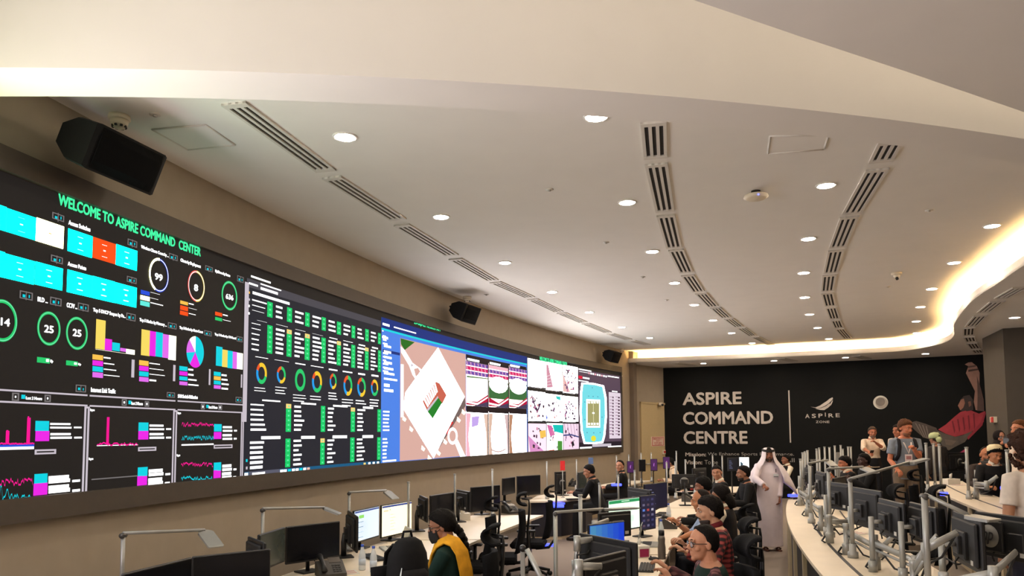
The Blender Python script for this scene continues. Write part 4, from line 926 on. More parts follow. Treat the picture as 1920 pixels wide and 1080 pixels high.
arcdesk('counter_desk', 'rear curved cream counter in front of the man in the white cap', 7.6, 8.25, 6.6, 14.4, 1.05, 'right-hand counters', 'wall', True, None, .15, 6, True)
# blue lights under the counters
for (x, y, Y, lb) in ((1488, 929, 12.95, 'blue light under the end of the right-hand counter'), (1883, 915, 9.9, 'small blue light on the rear counter'), (1770, 926, 9.6, 'blue light glowing through the chair headrest on the right'), (1156, 909, 14.6, 'small blue light on the middle desks beside the pole'), (1046, 949, 12.2, 'blue light beside the chair at the end desk'), (1030, 1022, 11.2, 'blue light strip low beside the desk legs')):
    p = py_(x, y, Y); mb = MB().box((0, 0, 0), (.20 if x < 1500 else .1, .03, .045), m_ledb, bev=.008); o = mb.build('indicator_light'); o.location = p; tag(o, lb, 'light', 'blue indicator lights')
# --- monitors
G1, G2, G3 = 'monitors on the desks below the video wall', 'monitors on the middle row', 'monitors on the right-hand counters'
SCRN = {}
def scr(kind):
    if kind in SCRN: return SCRN[kind]
    c = dict(off=((11, 12, 18), 0), grey=((58, 66, 62), 0), white=((255, 246, 214), 1.0), pale=((196, 214, 230), .95), blue=((20, 70, 170), .9), sheet=((216, 244, 226), 1.0), dash=((26, 26, 52), .8), navy=((22, 24, 46), .5), purple=((62, 30, 78), .7), list=((30, 30, 34), .7), paper=((240, 250, 255), 1.1))[kind]
    SCRN[kind] = M('screen_' + kind, c[0], .22 if c[1] == 0 else .3, 0, .1 if kind in ('grey', 'purple') else 0, 4, emit=c[1], ecol=c[0], spec=.4)
    return SCRN[kind]
def tinted(rgb, k=.95): return M('pix_%d_%d_%d' % rgb, rgb, .4, 0, 0, emit=k, ecol=rgb, sample=False)
def monitor(p0, p1, label, kind='off', back=False, h=None, ztop=1.19, tilt=0, group=None, logo=False, wmax=.66, wmin=.42, detail=None):
    A = pz(*p0, ztop) if not isinstance(p0, Vector) else p0; B = pz(*p1, ztop) if not isinstance(p1, Vector) else p1
    d = B - A; W = min(wmax, max(wmin, d.length)); c = (A + B) / 2; H_ = h or W * .585
    rz = math.atan2(d.y, d.x) + (math.pi if back else 0)
    t = thing('monitor', label, 'monitor', (c.x, c.y, c.z - H_ / 2), rz, group, (tilt, 0, rz))
    MB().box((0, .012, 0), (W, .024, H_), m_blk, bev=.006).build('bezel', t)
    MB().box((0, -.0015, .004), (W - .022, .004, H_ - .03), scr(kind)).build('screen', t)
    bk = MB(); bk.box((0, .034, 0), (W * .86, .026, H_ * .8), m_cas, bev=.01); bk.box((0, .056, -.02), (W * .36, .03, H_ * .52), m_cas, bev=.008) if logo != 1 else None; b = bk.build('back_cover', t)
    MB().box((-.12 if logo == 1 else 0, .082 if logo != 1 else .06, -.02), (.12, .03, .12), m_blk, bev=.006).build('mount_plate', t)
    if logo:
        m_lg = M('logo_grey', (118, 118, 116), .4, .3, var=.04); m_lg2 = M('logo_dark', (58, 58, 60), .5)
        mb = MB(); mb.cyl((W * .16 if logo == 1 else 0, .072, 0), .075, .004, m_lg, 32, axis=(0, 1, 0)); 
        if logo == 1:
            mb.box((W * .16, .0625, 0), (.2, .022, .2), m_cas, bev=.006)
            vs, fs = text2d('hp', .03); mb.add([(W * .16 + .05 - u * .085 - (v - .5) * .025, .0775, -.055 + v * .11) for u, v in vs], fs, m_lg2)
        mb.build('logo', t, fix=False)
    MB().box((-W * .3, .049, -H_ * .33), (.045, .003, .03), M('sticker_white', (206, 204, 198), .5)).build('sticker', t)
    MB().tube([(W * .12, .05, -H_ * .3), (W * .12, .08, -H_ * .42), (W * .1, .075, -H_ * .56)], .006, m_rub, 6).build('cable', t)
    zs = {G1: .74, G2: .74, 'far monitors by the door': .74}.get(group); cz = c.z - H_ / 2
    if zs is not None and cz - H_ / 2 - zs < .5:
        mb = MB(); mb.tube([(0, .085, -.02), (0, .10, -H_ * .3), (0, .10, zs - cz + .012)], .018, m_blk, 8, flat=(1.6, .7)); mb.box((0, .09, zs - cz + .008), (.2, .17, .014), m_blk, bev=.004); mb.build('stand', t)
    elif group == G3 and logo != 1:
        zs = 1.05 if ztop > 1.5 else .9
        mb = MB(); mb.tube([(0, .09, -.02), (-.02, .17, -.02)], .016, m_slv, 8); mb.build('arm_link', t)
        mb = MB(); mb.cyl((-.02, .18, zs - cz), .021, cz - zs + .02, m_slv, 14, axis=(0, 0, 1)); mb.cyl((-.02, .18, zs - cz), .034, .09, m_slv, 14); mb.build('arm_post', t)
    if detail: 
        mb = MB(); detail(mb, W, H_); mb.build('screen_picture', t, fix=False)
    return t
def rq(mb, W, H_, u0, v0, u1, v1, m, o=.0045):   # picture element on a monitor: u right, v down
    x0, x1 = -W / 2 + .012 + (W - .024) * u0, -W / 2 + .012 + (W - .024) * u1; z0, z1 = H_ / 2 - .015 - (H_ - .03) * v0, H_ / 2 - .015 - (H_ - .03) * v1
    mb.add([(x0, -o, z1), (x1, -o, z1), (x1, -o, z0), (x0, -o, z0)], [(0, 1, 2, 3)], m)
def det_white(mb, W, H_):
    rq(mb, W, H_, 0, 0, 1, .06, tinted((40, 60, 130))); rq(mb, W, H_, .04, .14, .2, .19, tinted((196, 188, 160))); rq(mb, W, H_, .24, .12, .27, .16, tinted((90, 150, 90)))
    for k in range(6): rq(mb, W, H_, .25, .3 + .1 * k, .25 + .13 * (1 + k % 2 * .4), .325 + .1 * k, tinted((206, 198, 172)))
    for k in range(8): rq(mb, W, H_, .05, .5 + .05 * k, .2, .515 + .05 * k, tinted((224, 216, 190)))
def det_pale(mb, W, H_):
    rq(mb, W, H_, 0, 0, 1, .05, tinted((40, 60, 130))); rq(mb, W, H_, .16, .14, .36, .25, tinted((120, 190, 90)))
    for k in range(4): rq(mb, W, H_, .02, .36 + .17 * k, .34, .375 + .17 * k, tinted((60, 80, 110)))
    for k in range(9): rq(mb, W, H_, .05, .4 + .06 * k, .5, .41 + .06 * k, tinted((160, 180, 200)))
def det_sheet(mb, W, H_):
    rq(mb, W, H_, 0, 0, 1, .1, tinted((30, 130, 80))); rq(mb, W, H_, .4, .03, .66, .06, tinted((220, 240, 225)))
    for k in range(16): rq(mb, W, H_, .02, .14 + .05 * k, .98, .145 + .05 * k, tinted((176, 206, 190)))
    for k in range(7): rq(mb, W, H_, .12 * k + .1, .12, .12 * k + .103, .95, tinted((176, 206, 190)))
    rq(mb, W, H_, .5, .55, .8, .75, tinted((190, 214, 205)))
def det_dash(mb, W, H_):
    rr = random.Random(5)
    for r in range(6):
        for c in range(3):
            k = .9 if r == 2 else .45
            rq(mb, W, H_, .1 + .3 * c, .06 + .16 * r, .26 + .3 * c, .13 + .16 * r, tinted(rr.choice(((150, 60, 60), (70, 110, 190), (160, 160, 180), (40, 46, 90))) if r == 2 else rr.choice(((52, 54, 96), (74, 60, 78), (40, 44, 80), (90, 90, 120))), .8))
def det_navy(mb, W, H_):
    for k in range(6): rq(mb, W, H_, .1, .2 + .12 * k, .3 + .08 * (k % 3), .225 + .12 * k, tinted((100, 110, 150)))
def det_blue(mb, W, H_):
    for k in range(6): rq(mb, W, H_, k / 6, 0, (k + 1) / 6, 1, tinted((20 + (5 - k) * 9, 60 + (5 - k) * 14, 180 + 4 * k), .8), .004)
    for u, v in ((.46, .38), (.53, .38), (.46, .5), (.53, .5)): rq(mb, W, H_, u + .2, v + .2, u + .255, v + .295, tinted((120, 190, 250)))
def det_purple(mb, W, H_):
    rq(mb, W, H_, .42, .38, .52, .62, tinted((170, 110, 190))); rq(mb, W, H_, .46, .3, .6, .44, tinted((120, 60, 140)))
def det_paper(mb, W, H_):
    for a, b in (((.15, .72), (.4, .5)),): pass
    x = lambda u: -W / 2 + W * u
    mb.add([(x(.15), -.005, H_ * .2), (x(.42), -.005, H_ * .02), (x(.15), -.005, -H_ * .2)], [(0, 1, 2)], tinted((30, 60, 80)))
Lm = [((232, 1076), (361, 1045), 'black monitor at the bottom left corner beside the nearest lamp pole', 'off'), ((361, 1044), (508, 1029), 'wide dark monitor at the bottom left below the tilted lamp head', 'off'),
      ((487, 1003), (535, 988), 'monitor with grey-green reflection coloured into its screen left of a black monitor', 'grey'), ((537, 988), (638, 977), 'large black monitor below the second desk lamp', 'off'),  # the grey-green screen has its reflection put into the colour
      ((664, 958), (711, 948), 'pale blue lit monitor left of the cream lit one', 'pale'), ((712, 948), (775, 938), 'cream white lit monitor left of the woman in yellow scarf', 'white'),
      ((803, 930), (858, 922), 'black monitor above the woman in the yellow scarf', 'off'), ((880, 914), (941, 909), 'black monitor second behind the woman in the yellow scarf', 'off'),
      ((943, 897), (966, 894), 'narrow angled black monitor left of the last black screen', 'off'), ((968, 893), (1015, 890), 'black monitor in front of the left-hand chair headrests', 'off')]
for a, b, lb, k in Lm: monitor(a, b, lb, k, False, group=G1, detail=dict(pale=det_pale, white=det_white).get(k), wmin=.5)
monitor((471, 1006), (498, 1017), 'slim monitor seen from behind left of the grey-green screen', 'off', True, group=G1, wmin=.45)
monitor((655, 957), (672, 968), 'black monitor seen edge-on left of the pale blue screen', 'off', True, group=G1, wmin=.5)
monitor((789, 928), (803, 934), 'black monitor seen edge-on left of the black screen above the woman', 'off', True, group=G1, wmin=.5)
monitor((862, 918), (879, 921), 'black monitor back between two black screens behind the woman', 'off', True, group=G1, wmin=.5)
monitor((1039, 885), (1060, 884), 'upright monitor back under the red card on the end desk', 'off', True, .46, 1.22, 0, G1, 2, wmin=.27, wmax=.3)
monitor((1085, 886), (1100, 883), 'grey lit monitor facing the man in black suit', 'grey', False, None, 1.22, 0, G1, wmin=.5)
for (a, b, k, lb) in (((1176, 864), (1188, 865), 'purple', 'purple wallpaper monitor behind the man looking aside'), ((1198, 861), (1210, 862), 'off', 'dark upright monitor in front of the exit door'), ((1220, 861), (1232, 860), 'purple', 'purple wallpaper monitor right of the dark upright one'), ((1243, 857), (1256, 856), 'purple', 'purple monitor facing the far man in white shirt')):
    monitor(py_(*a, 17.5), py_(*b, 17.5), lb, k, False, .28, 1.3, 0, 'far monitors by the door', detail=det_purple if k == 'purple' else None, wmin=.16, wmax=.5)
# middle row
monitor((1080, 1052), (1169, 1031), 'black monitor back nearest the viewer in the middle row', 'off', True, None, 1.25, 0, G2)
monitor((1090, 999), (1197, 1018), 'wide black monitor back beside the glasses man desk', 'off', True, None, 1.25, 0, G2)
monitor((1104, 984), (1171, 976), 'blue lit desktop monitor behind the wide black back', 'blue', False, None, 1.25, 0, G2, detail=det_blue)
monitor((1121, 962), (1179, 957), 'black monitor back left of the green and white spreadsheet', 'off', True, None, 1.25, 0, G2)
monitor((1140, 938), (1199, 931), 'lit monitor showing a white spreadsheet with green bar', 'sheet', False, None, 1.25, 0, G2, detail=det_sheet)
monitor((1201, 930), (1228, 927), 'monitor with small coloured tiles right of the spreadsheet', 'dash', False, .42, 1.25, 0, G2, detail=det_dash, wmin=.33, wmax=.36)
monitor((1179, 913), (1222, 919), 'dark monitor back behind the tiled screen', 'off', True, None, 1.25, 0, G2)
monitor((1200, 909), (1258, 903), 'dark navy monitor with faint text lines', 'navy', False, None, 1.25, 0, G2, detail=det_navy)
monitor((1271, 889), (1293, 889), 'dark monitor back right of two silver poles', 'off', True, None, 1.28, 0, G2, 2)
monitor((1300, 878), (1320, 877), 'small dark monitor back left of the man facing the viewer', 'off', True, None, 1.3, 0, G2)
monitor(py_(1364, 858, 15.5), py_(1384, 858, 15.5), 'dark monitor with text under the mission lettering', 'list', False, .28, 1.5, 0, G2, detail=det_navy, wmin=.2, wmax=.6)
monitor(py_(1385, 857, 15.2), py_(1405, 856, 15.2), 'white lit monitor with small dark triangle beside the man in white', 'paper', False, .3, 1.5, 0, G2, detail=det_paper, wmin=.2, wmax=.6)
# right counters
Rm = [((1847, 960), (1935, 971), 'large monitor back with grey round emblem at the right edge', 1), ((1793, 957), (1846, 975), 'monitor back left of the one with the round emblem', 0), ((1712, 941), (1757, 952), 'monitor back behind the tallest front lamp pole', 0), ((1653, 934), (1697, 944), 'monitor back with black vent box in the middle of the right counter', 0),
      ((1592, 911), (1662, 922), 'wide monitor back behind the long slanted lamp arm', 0), ((1556, 903), (1592, 907), 'monitor back just right of the square lamp pole', 0), ((1532, 882), (1552, 887), 'monitor back below the desk lamp of the far counter', 2), ((1512, 871), (1527, 875), 'dark monitor back at the far end of the right counter', 0)]
for a, b, lb, lg in Rm: monitor(a, b, lb, 'off', True, None, 1.46, 0, G3, lg, wmin=.5, wmax=.64)
monitor((1556, 898), (1592, 891), 'black monitor seen from the front before the two seated operators', 'off', False, None, 1.36, 0, G3, wmin=.5)
monitor((1773, 849), (1812, 848), 'monitor back with small round mark below the footballer picture', 'off', True, None, 1.57, 0, G3, 2, wmin=.5)
monitor((1824, 857), (1884, 864), 'wide monitor back in front of the man in the white cap', 'off', True, None, 1.57, 0, G3, wmin=.5)
# --- poles, lamps, arms
def pole(top, zdesk, label, r=.017, group='silver desk poles', cap=True):
    t = thing('lamp_pole', label, 'pole', (top.x, top.y, zdesk), 0, group); h = top.z - zdesk
    MB().cyl((0, 0, .10), r, h - .10, m_slv, 14).build('post', t)
    MB().lathe([(.04, 0), (.04, .05), (.028, .06), (.027, .12), (r, .125)], m_slv, 16).build('base', t)
    if cap: MB().lathe([(r, h - .012), (r * 1.25, h - .01), (r * 1.25, h + .006), (0, h + .008)], m_slv, 14).build('cap', t)
    return t
def lamp(top, zdesk, arm_end, head_end, label, r=.015, lit=False):
    b = Vector((top.x, top.y, zdesk)); t = thing('desk_lamp', label, 'lamp', b, 0, 'silver desk lamps'); h = top.z - zdesk
    MB().cyl((0, 0, .1), r, h - .1, m_slv, 14).build('post', t)
    MB().lathe([(.045, 0), (.045, .05), (.03, .06), (.028, .12), (r, .125)], m_slv, 16).build('base', t)
    a = arm_end - b; hd = head_end - b; tp = Vector((0, 0, h))
    MB().cyl((0, -.025, h - .003), .019, .05, M('joint_grey', (70, 68, 66), .4), 16, axis=(0, 1, 0)).build('joint', t); MB().cyl(a + Vector((0, -.016, 0)), .014, .032, MATS['joint_grey'], 14, axis=(0, 1, 0)).build('joint', t)
    mb = MB(); mb.tube([tp + Vector((0, 0, .012)), a + Vector((0, 0, .01))], .0125, m_slv, 10); mb.build('arm', t)
    d = (hd - a); L = d.length; d.normalize(); s = Vector((0, 0, 1)).cross(d).normalized(); n = d.cross(s)
    if n.z < 0: n = -n
    mb = MB(); rows = []
    for f, wd, th in ((0, .02, .012), (.06, .05, .012), (.12, .062, .01), (.95, .062, .007), (1, .055, .005)):
        c = a + d * L * f; rows.append([c + s * wd + n * th, c + s * wd - n * th, c - s * wd - n * th, c - s * wd + n * th])
    mb.sweep(rows, m_slv); hdo = mb.build('lamp_head', t)
    mb = MB(); rows = []
    for f in (.16, .92):
        c = a + d * L * f - n * .0095; rows.append([c + s * .05, c + s * .05 - n * .003, c - s * .05 - n * .003, c - s * .05])
    mb.sweep(rows, M('lamp_diffuser', (206, 214, 214), .4, var=.1, scale=90)); mb.build('diffuser', hdo)
    return t
ZD = .74
def yat(px, off, z=1.6):                          # depth where the sight line of column px meets the arc at this offset
    d = ray(px, 812); best = 4
    for k in range(3000):
        Y = 2.5 + k * .008
        if d.x / d.y * Y >= wx(off, Y): best = Y
    for k in range(3000):
        Y = 2.5 + k * .008
        if d.x / d.y * Y >= wx(off, Y): return Y
    return best
for top, ae, he, dY, lb in (((231, 1003), (383, 996), (406, 1026), (5.3, 6.0, 5.85), 'silver desk lamp nearest the viewer with head tilted down'), ((493, 956), (608, 953), (638, 964), (6.7, 7.6, 7.6), 'silver desk lamp with level arm above the black monitor'), ((655, 925), (724, 921), (742, 936), (8.3, 9.1, 9.0), 'silver desk lamp above the pale blue and cream monitors')):
    lamp(py_(*top, dY[0]), ZD, py_(*ae, dY[1]), py_(*he, dY[2]), lb)
for x, y, Y, zd, lb in ((766, 904, 9.2, ZD, 'silver pole above the cream lit monitor'), (853, 889, 10.4, ZD, 'thin silver pole between the two black screens behind the woman'), (923.5, 880, 11.6, ZD, 'silver pole left of the end chair headrests'), (1025.5, 866, 14.6, ZD, 'silver pole left of the red card'), (1081, 862, 15.8, ZD, 'silver pole between the red card and the man in black suit'),
                        (1088, 928, 8.6, 0.0, 'thick silver post in front of the man in black suit'), (1124, 906, 10.6, 0.74, 'silver pole above the spreadsheet monitor'), (1159, 891, 12, .74, 'silver pole beside the man looking aside'), (1190, 882, 13.0, .74, 'silver pole beside the small blue light'), (1250, 867, 14.2, .74, 'left silver pole of the pair beside the far man in white shirt'), (1266, 866, 14.4, .74, 'right silver pole of the pair beside the far man in white shirt'), (1285, 862, 15.2, .74, 'silver pole beside the red vest at the back'), (1302, 855, 15.6, .74, 'silver pole with red tag below the mission lettering'), (1336, 854, 15.9, .74, 'silver pole left above the man facing the viewer'), (1354, 855, 15.9, .74, 'silver pole right above the man facing the viewer'),
                        (1156, 855, 18.2, .74, 'far thin pole left of the purple screens'), (1179, 853, 18.6, .74, 'far thin pole above the first purple screen'), (1202, 850, 19.0, .74, 'far thin pole at the left edge of the exit door'), (1221, 849, 19.4, .74, 'far thin pole in front of the exit door'), (1268, 846, 17.0, .74, 'far thin pole just right of the black wall edge')):
    pole(py_(x, y, Y), zd, lb, .022 if zd == 0 else .015)
for i, (x, y, Y) in enumerate(((1501, 861, 11.4), (1505, 849, 12.6), (1509.5, 847, 13.2), (1514, 845, 13.8), (1531, 842, 14.3), (1536, 840, 14.8), (1546, 838, 15.2), (1555, 839, 15.0), (1565, 836, 15.4), (1576, 835, 15.7), (1580, 842, 15.3), (1590, 838, 15.6), (1595, 838, 15.8))):
    pole(py_(x, y, Y), .9 if x < 1530 else .3, 'silver pole, %s from the left in the far cluster on the right counter' % (ORD[i] if i < 12 else 'last'), .018)
for x, y, Y, lb in ((1736, 831, 11.9, 'pale pole left of the trio below the green cap'), (1750, 832, 12.2, 'middle pole of the trio below the green cap'), (1761, 833, 11.4, 'right pole of the trio below the green cap'), (1812, 839, 10.6, 'slanted pole right of the monitor below the footballer'), (1888, 844, 9.4, 'thick pole in front of the man in the white cap')):
    pole(py_(x, y, Y), 1.05, lb, .021)
p = py_(1572.5, 848, 15.9); t = thing('grey_partition', 'small flat grey panel among the far silver poles', 'panel', (p.x, p.y, .3)); MB().box((0, 0, (p.z - .3) / 2), (.10, .03, p.z - .3), m_slv).build('panel', t); MB().box((0, 0, .02), (.3, .2, .04), m_slv).build('foot', t)
for top, ae, he, Ys, zd, lb in (((1518, 870), (1552, 864), (1564, 874), (9.2, 9.7, 9.6), .9, 'desk lamp farthest along the right counter'), ((1553, 881), (1618, 877), (1641, 887), (8.0, 8.6, 8.4), .9, 'desk lamp with level arm before the seated operators'), ((1594, 900), (1704, 869), (1738, 860), (6.7, 7.0, 7.0), .9, 'desk lamp with long arm slanting up to the right'), ((1733, 930), (1815, 968), (1866, 976), (4.7, 4.55, 4.4), .9, 'desk lamp at the right front with flat head pointing right'),
                                (((1041, 963)), (1130, 956), (1192, 952), (6.65, 7.4, 8.0), 0.0, 'tall lamp on a square post with level arm in the middle'),):
    lamp(py_(*top, Ys[0]), zd, py_(*ae, Ys[1]), py_(*he, Ys[2]), lb, .019)
# lamp folded down at the bottom centre
b = py_(980, 1028, 5.6); t = thing('desk_lamp', 'silver lamp post with folded arm at the bottom centre', 'lamp', (b.x, b.y, 0), 0, 'silver desk lamps')
MB().box((0, 0, b.z / 2), (.034, .034, b.z), m_slv, bev=.004).build('post', t); MB().cyl((.0, -.025, b.z), .024, .05, m_blk, 16, axis=(0, 1, 0)).build('joint', t)
MB().tube([(.03, -.03, b.z), (.24, -.1, b.z - .42)], .02, m_slv, 8).build('arm', t)
# monitor arms: clamp post, two links, wrist
def mon_arm(base, zdesk, el, tip, label, hpost=.26, r=.022):
    b = Vector((base.x, base.y, zdesk)); t = thing('monitor_support', label, 'monitor support', b, 0, 'silver monitor supports')
    MB().lathe([(.04, 0), (.04, .09), (.036, .1), (r * 1.1, .105), (r * 1.1, hpost - .02), (r * 1.25, hpost - .015), (r * 1.25, hpost + .02), (r * .5, hpost + .022)], m_slv, 18).build('post', t)
    e, p = el - b, tip - b; s = Vector((0, 0, hpost - .05))
    mb = MB(); mb.tube([s, e], [.022, .018], m_slv, 8, flat=(1.3, .8)); mb.tube([s + Vector((0, 0, -.05)), e + Vector((0, 0, -.05))], .012, m_slv, 8); mb.build('lower_link', t)
    mb = MB(); mb.cyl(e + Vector((0, 0, -.07)), .026, .11, m_slv, 14); mb.build('elbow', t)
    mb = MB(); mb.tube([e, p], [.02, .016], m_slv, 8, flat=(1.3, .7)); mb.build('upper_link', t)
    mb = MB(); mb.tube([(-.04, .01, .07), (-.07, .02, .02), (-.06, -.03, .01)], .009, m_rub, 6); mb.build('cable', t); mb = MB(); mb.tube([s + Vector((0, 0, .0)), (e + s) / 2 + Vector((0, 0, -.13)), e + Vector((0, 0, -.1)), (e + p) / 2 + Vector((0, 0, -.1)), p], .008, m_rub, 6); mb.build('cable', t)
    return t
if False:
    i = KA if False else None
ARMS = [((1642, 1068), 5.85, (1716, 1052), 5.6, (1756, 1005), 5.25, 'monitor arm nearest the black slot on the right counter'), ((1588, 1040), 6.85, (1650, 1030), 6.6, (1690, 990), 6.3, 'monitor arm behind the cable loop on the right counter'),
        ((1556, 1018), 7.9, (1592, 978), 7.7, (1636, 958), 7.5, 'monitor arm below the square lamp pole on the right'), ((1540, 995), 8.6, (1588, 985), 8.5, (1608, 955), 8.2, 'monitor arm third along the right counter'),
        ((1515, 968), 9.7, (1548, 962), 9.6, (1572, 935), 9.4, 'monitor arm far along the right counter'), ((1500, 948), 10.9, (1520, 935), 10.7, (1534, 915), 10.6, 'farthest monitor arm on the right counter'),
        ((1710, 1110), 4.95, (1735, 1030), 4.8, (1795, 998), 4.75, 'monitor arm beside the front right lamp pole'), ((1765, 1130), 4.5, (1862, 1075), 4.2, (1905, 1035), 4.3, 'monitor arm reaching to the emblem monitor'),
        ((1830, 935), 8.9, (1850, 908), 8.8, (1870, 893), 8.7, 'monitor arm on the rear counter by the white cap')]
for bq, Y0, eq, Y1, tq, Y2, lb in ARMS:
    z0 = 1.05 if 'rear' in lb else .9
    mon_arm(pz(*bq, z0) if bq[1] < 1080 else py_(bq[0], 1000, Y0), z0, py_(*eq, Y1), py_(*tq, Y2), lb, .26)
for bq, Y0, eq, Y1, tq, Y2, lb in (((1060, 1085), 4.7, (1085, 1062), 4.5, (1128, 1062), 4.55, 'silver monitor arm at the bottom beside the nearest black monitor back'), ((1078, 1040), 5.7, (1082, 1015), 5.6, (1120, 1010), 5.7, 'silver monitor arm beside the wide black monitor back'), ((1100, 1000), 6.9, (1115, 985), 6.8, (1140, 975), 7.1, 'silver monitor arm left of the blue screen')):
    q = py_(*bq, Y0); mon_arm(q, .74, py_(*eq, Y1), py_(*tq, Y2), lb, .3)
# stands holding the remaining monitors above their desks
# --- cards on sticks
for x, y0, y1, wd, Y, c, lb in ((1055, 864, 882, 9, 14.9, (226, 40, 44), 'red card on a short stick behind the upright monitor'), (1108, 858, 870, 9, 16.2, (92, 116, 160), 'blue grey card on a stick above the man in black suit')):
    p = py_(x, y0, Y); q = py_(x, y1, Y); r = py_(x + wd, y0, Y); w_ = (r - p).length
    t = thing('card_sign', lb, 'sign', (q.x, q.y, .74)); MB().box((0, 0, (p.z + q.z) / 2 - .74), (w_, .012, p.z - q.z), M('card_%d' % c[0], c, .6), bev=.004).build('card', t)
    MB().cyl((0, .01, 0), .008, q.z - .74 + .03, m_slv, 8).build('stick', t); MB().cyl((0, .01, 0), .04, .01, m_slv, 16).build('base', t)
# --- phones
m_phn = M('phone_grey', (58, 56, 54), .5); m_phs = M('phone_screen', (70, 62, 56), .25)
def phone(loc, rz, label):
    t = thing('desk_phone', label, 'telephone', loc, rz, 'desk telephones')
    mb = MB(); mb.sweep([[Vector((x, -.1, 0)), Vector((x, .1, 0)), Vector((x, .1, .12)), Vector((x, .06, .13)), Vector((x, -.1, .03))] for x in (-.12, .12)], m_phn); mb.build('body', t)
    MB().box((.045, .055, .127), (.11, .07, .006), m_phs, RX(.55)).build('display', t)
    mb = MB()
    for r in range(4):
        for c in range(3): mb.box((.015 + .028 * c, -.075 + .023 * r, .047 + .0143 * r), (.02, .015, .008), m_blk, RX(.55))
    mb.build('keypad', t)
    mb = MB(); mb.tube([(-.08, -.1, .06), (-.08, -.05, .105), (-.08, .03, .15), (-.08, .09, .165)], [.028, .02, .02, .03], m_blk, 10); mb.build('handset', t)
    return t
for q, z, rz, lb in (((620, 1079), .74, .5, 'grey desk phone at the bottom beside the black monitor'), ((958, 962), .74, .7, 'dark phone on the cream desk in front of the chairs'), ((1077, 912), .74, -.5, 'tilted grey phone on the end desk left of the man in black'), ((862, 972), .74, .6, 'phone behind the woman in the yellow scarf'), ((1290, 940), .74, 1.2, 'black desk phone left of the bald man'), ((1252, 990), .74, 1.6, 'black desk phone with curved handset behind the water bottle'), ((1030, 905), .74, .2, 'small phone beside the end chair headrest')):
    phone(pz(*q, z), rz, lb)
# --- keyboards, mice, laptops, bottles, cups, boxes, papers
def keyboard(loc, rz, label, L=.42):
    t = thing('keyboard', label, 'keyboard', loc, rz, 'keyboards'); MB().box((0, 0, .009), (L, .14, .018), m_blk, bev=.004).build('case', t)
    mb = MB()
    for r in range(5):
        for c in range(14): mb.box((-L / 2 + L * (c + .5) / 14, -.055 + .0275 * r, .021), (L / 18, .02, .006), m_cas)
    mb.build('keys', t); return t
def laptop(loc, rz, label, op=1.9):
    t = thing('laptop', label, 'laptop', loc, rz, 'laptops')
    MB().box((0, 0, .009), (.34, .23, .018), m_slv, bev=.004).build('base', t); MB().box((0, .01, .02), (.29, .1, .004), m_blk).build('keys', t)
    R = RX(math.pi / 2 - op + .0); c = Vector((0, .115, .015)); n = R @ Vector((0, 0, .115))
    MB().box(c + n, (.34, .008, .23), m_slv, R, bev=.003).build('lid', t); MB().box(c + n + R @ Vector((0, -.006, 0)), (.31, .003, .2), scr('off'), R).build('screen', t); return t
keyboard(pz(1213, 1066, .74), 1.35, 'black keyboard on the near desk by the glasses man')
keyboard(pz(1240, 965, .74), 1.2, 'black keyboard behind the water bottles on the middle desks')
keyboard(pz(1076, 937, .74), .1, 'small black keyboard on the end desk', .3)
keyboard(pz(700, 1047, .74), -1.0, 'dark keyboard in front of the water bottles on the left')
laptop(pz(1215, 1022, .74), 1.35, 'silver laptop on the middle desk behind the grey flask', 1.35)
laptop(pz(1213, 975, .74), 1.2, 'dark laptop below the tiled monitor', 1.2)
laptop(pz(735, 1030, .74), -1.2, 'open laptop left of the black backpack', 1.9)
m_pet = M('clear_bottle', (226, 232, 236), .12, 0, .02, alpha=.55); m_capb = M('cap_blue', (60, 90, 190), .4); m_lbl = M('bottle_label', (196, 206, 220), .5)
def bottle(loc, label, h=.22):
    t = thing('water_bottle', label, 'bottle', loc, 0, 'clear water bottles'); k = h / .22
    MB().lathe([(.028, 0), (.033, .008), (.033, .12 * k), (.03, .14 * k), (.016, .185 * k), (.013, .2 * k)], m_pet, 18).build('body', t); MB().cyl((0, 0, .2 * k), .015, .022, m_capb, 14).build('cap', t); MB().lathe([(.0335, .05), (.0337, .1 * k)], m_lbl, 18).build('paper_label', t)
for q, lb in (((679, 1069), 'clear water bottle with blue cap, left one on the left desk'), ((700, 1073), 'clear water bottle with blue cap, right one on the left desk'), ((1240, 1012), 'clear water bottle with blue cap behind the grey flask'), ((1254, 975), 'clear water bottle in front of the watch wearer hands')): bottle(pz(*q, .74), lb, .24)
t = thing('flask', 'grey flask with black lid standing on the near middle desk', 'flask', pz(1241, 1048, .74)); MB().lathe([(.036, 0), (.04, .01), (.04, .12), (.034, .16), (.037, .2), (.03, .235)], M('flask_grey', (112, 104, 96), .3, .3, var=.04), 24).build('body', t); MB().lathe([(.03, .235), (.031, .285), (.02, .29), (0, .291)], m_blk, 20).build('lid', t)
m_pap = M('paper_white', (226, 222, 212), .8, var=.02)
t = thing('tissue_box', 'white tissue box with magenta side behind the wide black monitor', 'box', pz(1199, 1043, .74), .3); MB().box((0, 0, .06), (.13, .22, .12), m_pap, bev=.004).build('carton', t); MB().box((0, -.112, .05), (.1, .004, .08), M('magenta_card', (150, 30, 80), .6)).build('side_print', t); MB().tube([(0, 0, .118), (.01, .02, .15), (.03, .03, .185)], [.03, .045, .012], m_pap, 9, flat=(1, .4)).build('tissue', t)
t = thing('tissue_box', 'white box with red stripe on the end desk by the man in black', 'box', pz(1088, 922, .74), .2); MB().box((0, 0, .07), (.2, .14, .14), m_pap, bev=.004).build('carton', t); MB().box((.03, -.072, .07), (.09, .004, .11), m_rd).build('side_print', t); MB().tube([(0, 0, .138), (.0, .02, .18), (.02, .03, .2)], [.03, .04, .012], m_pap, 9, flat=(1, .4)).build('tissue', t)
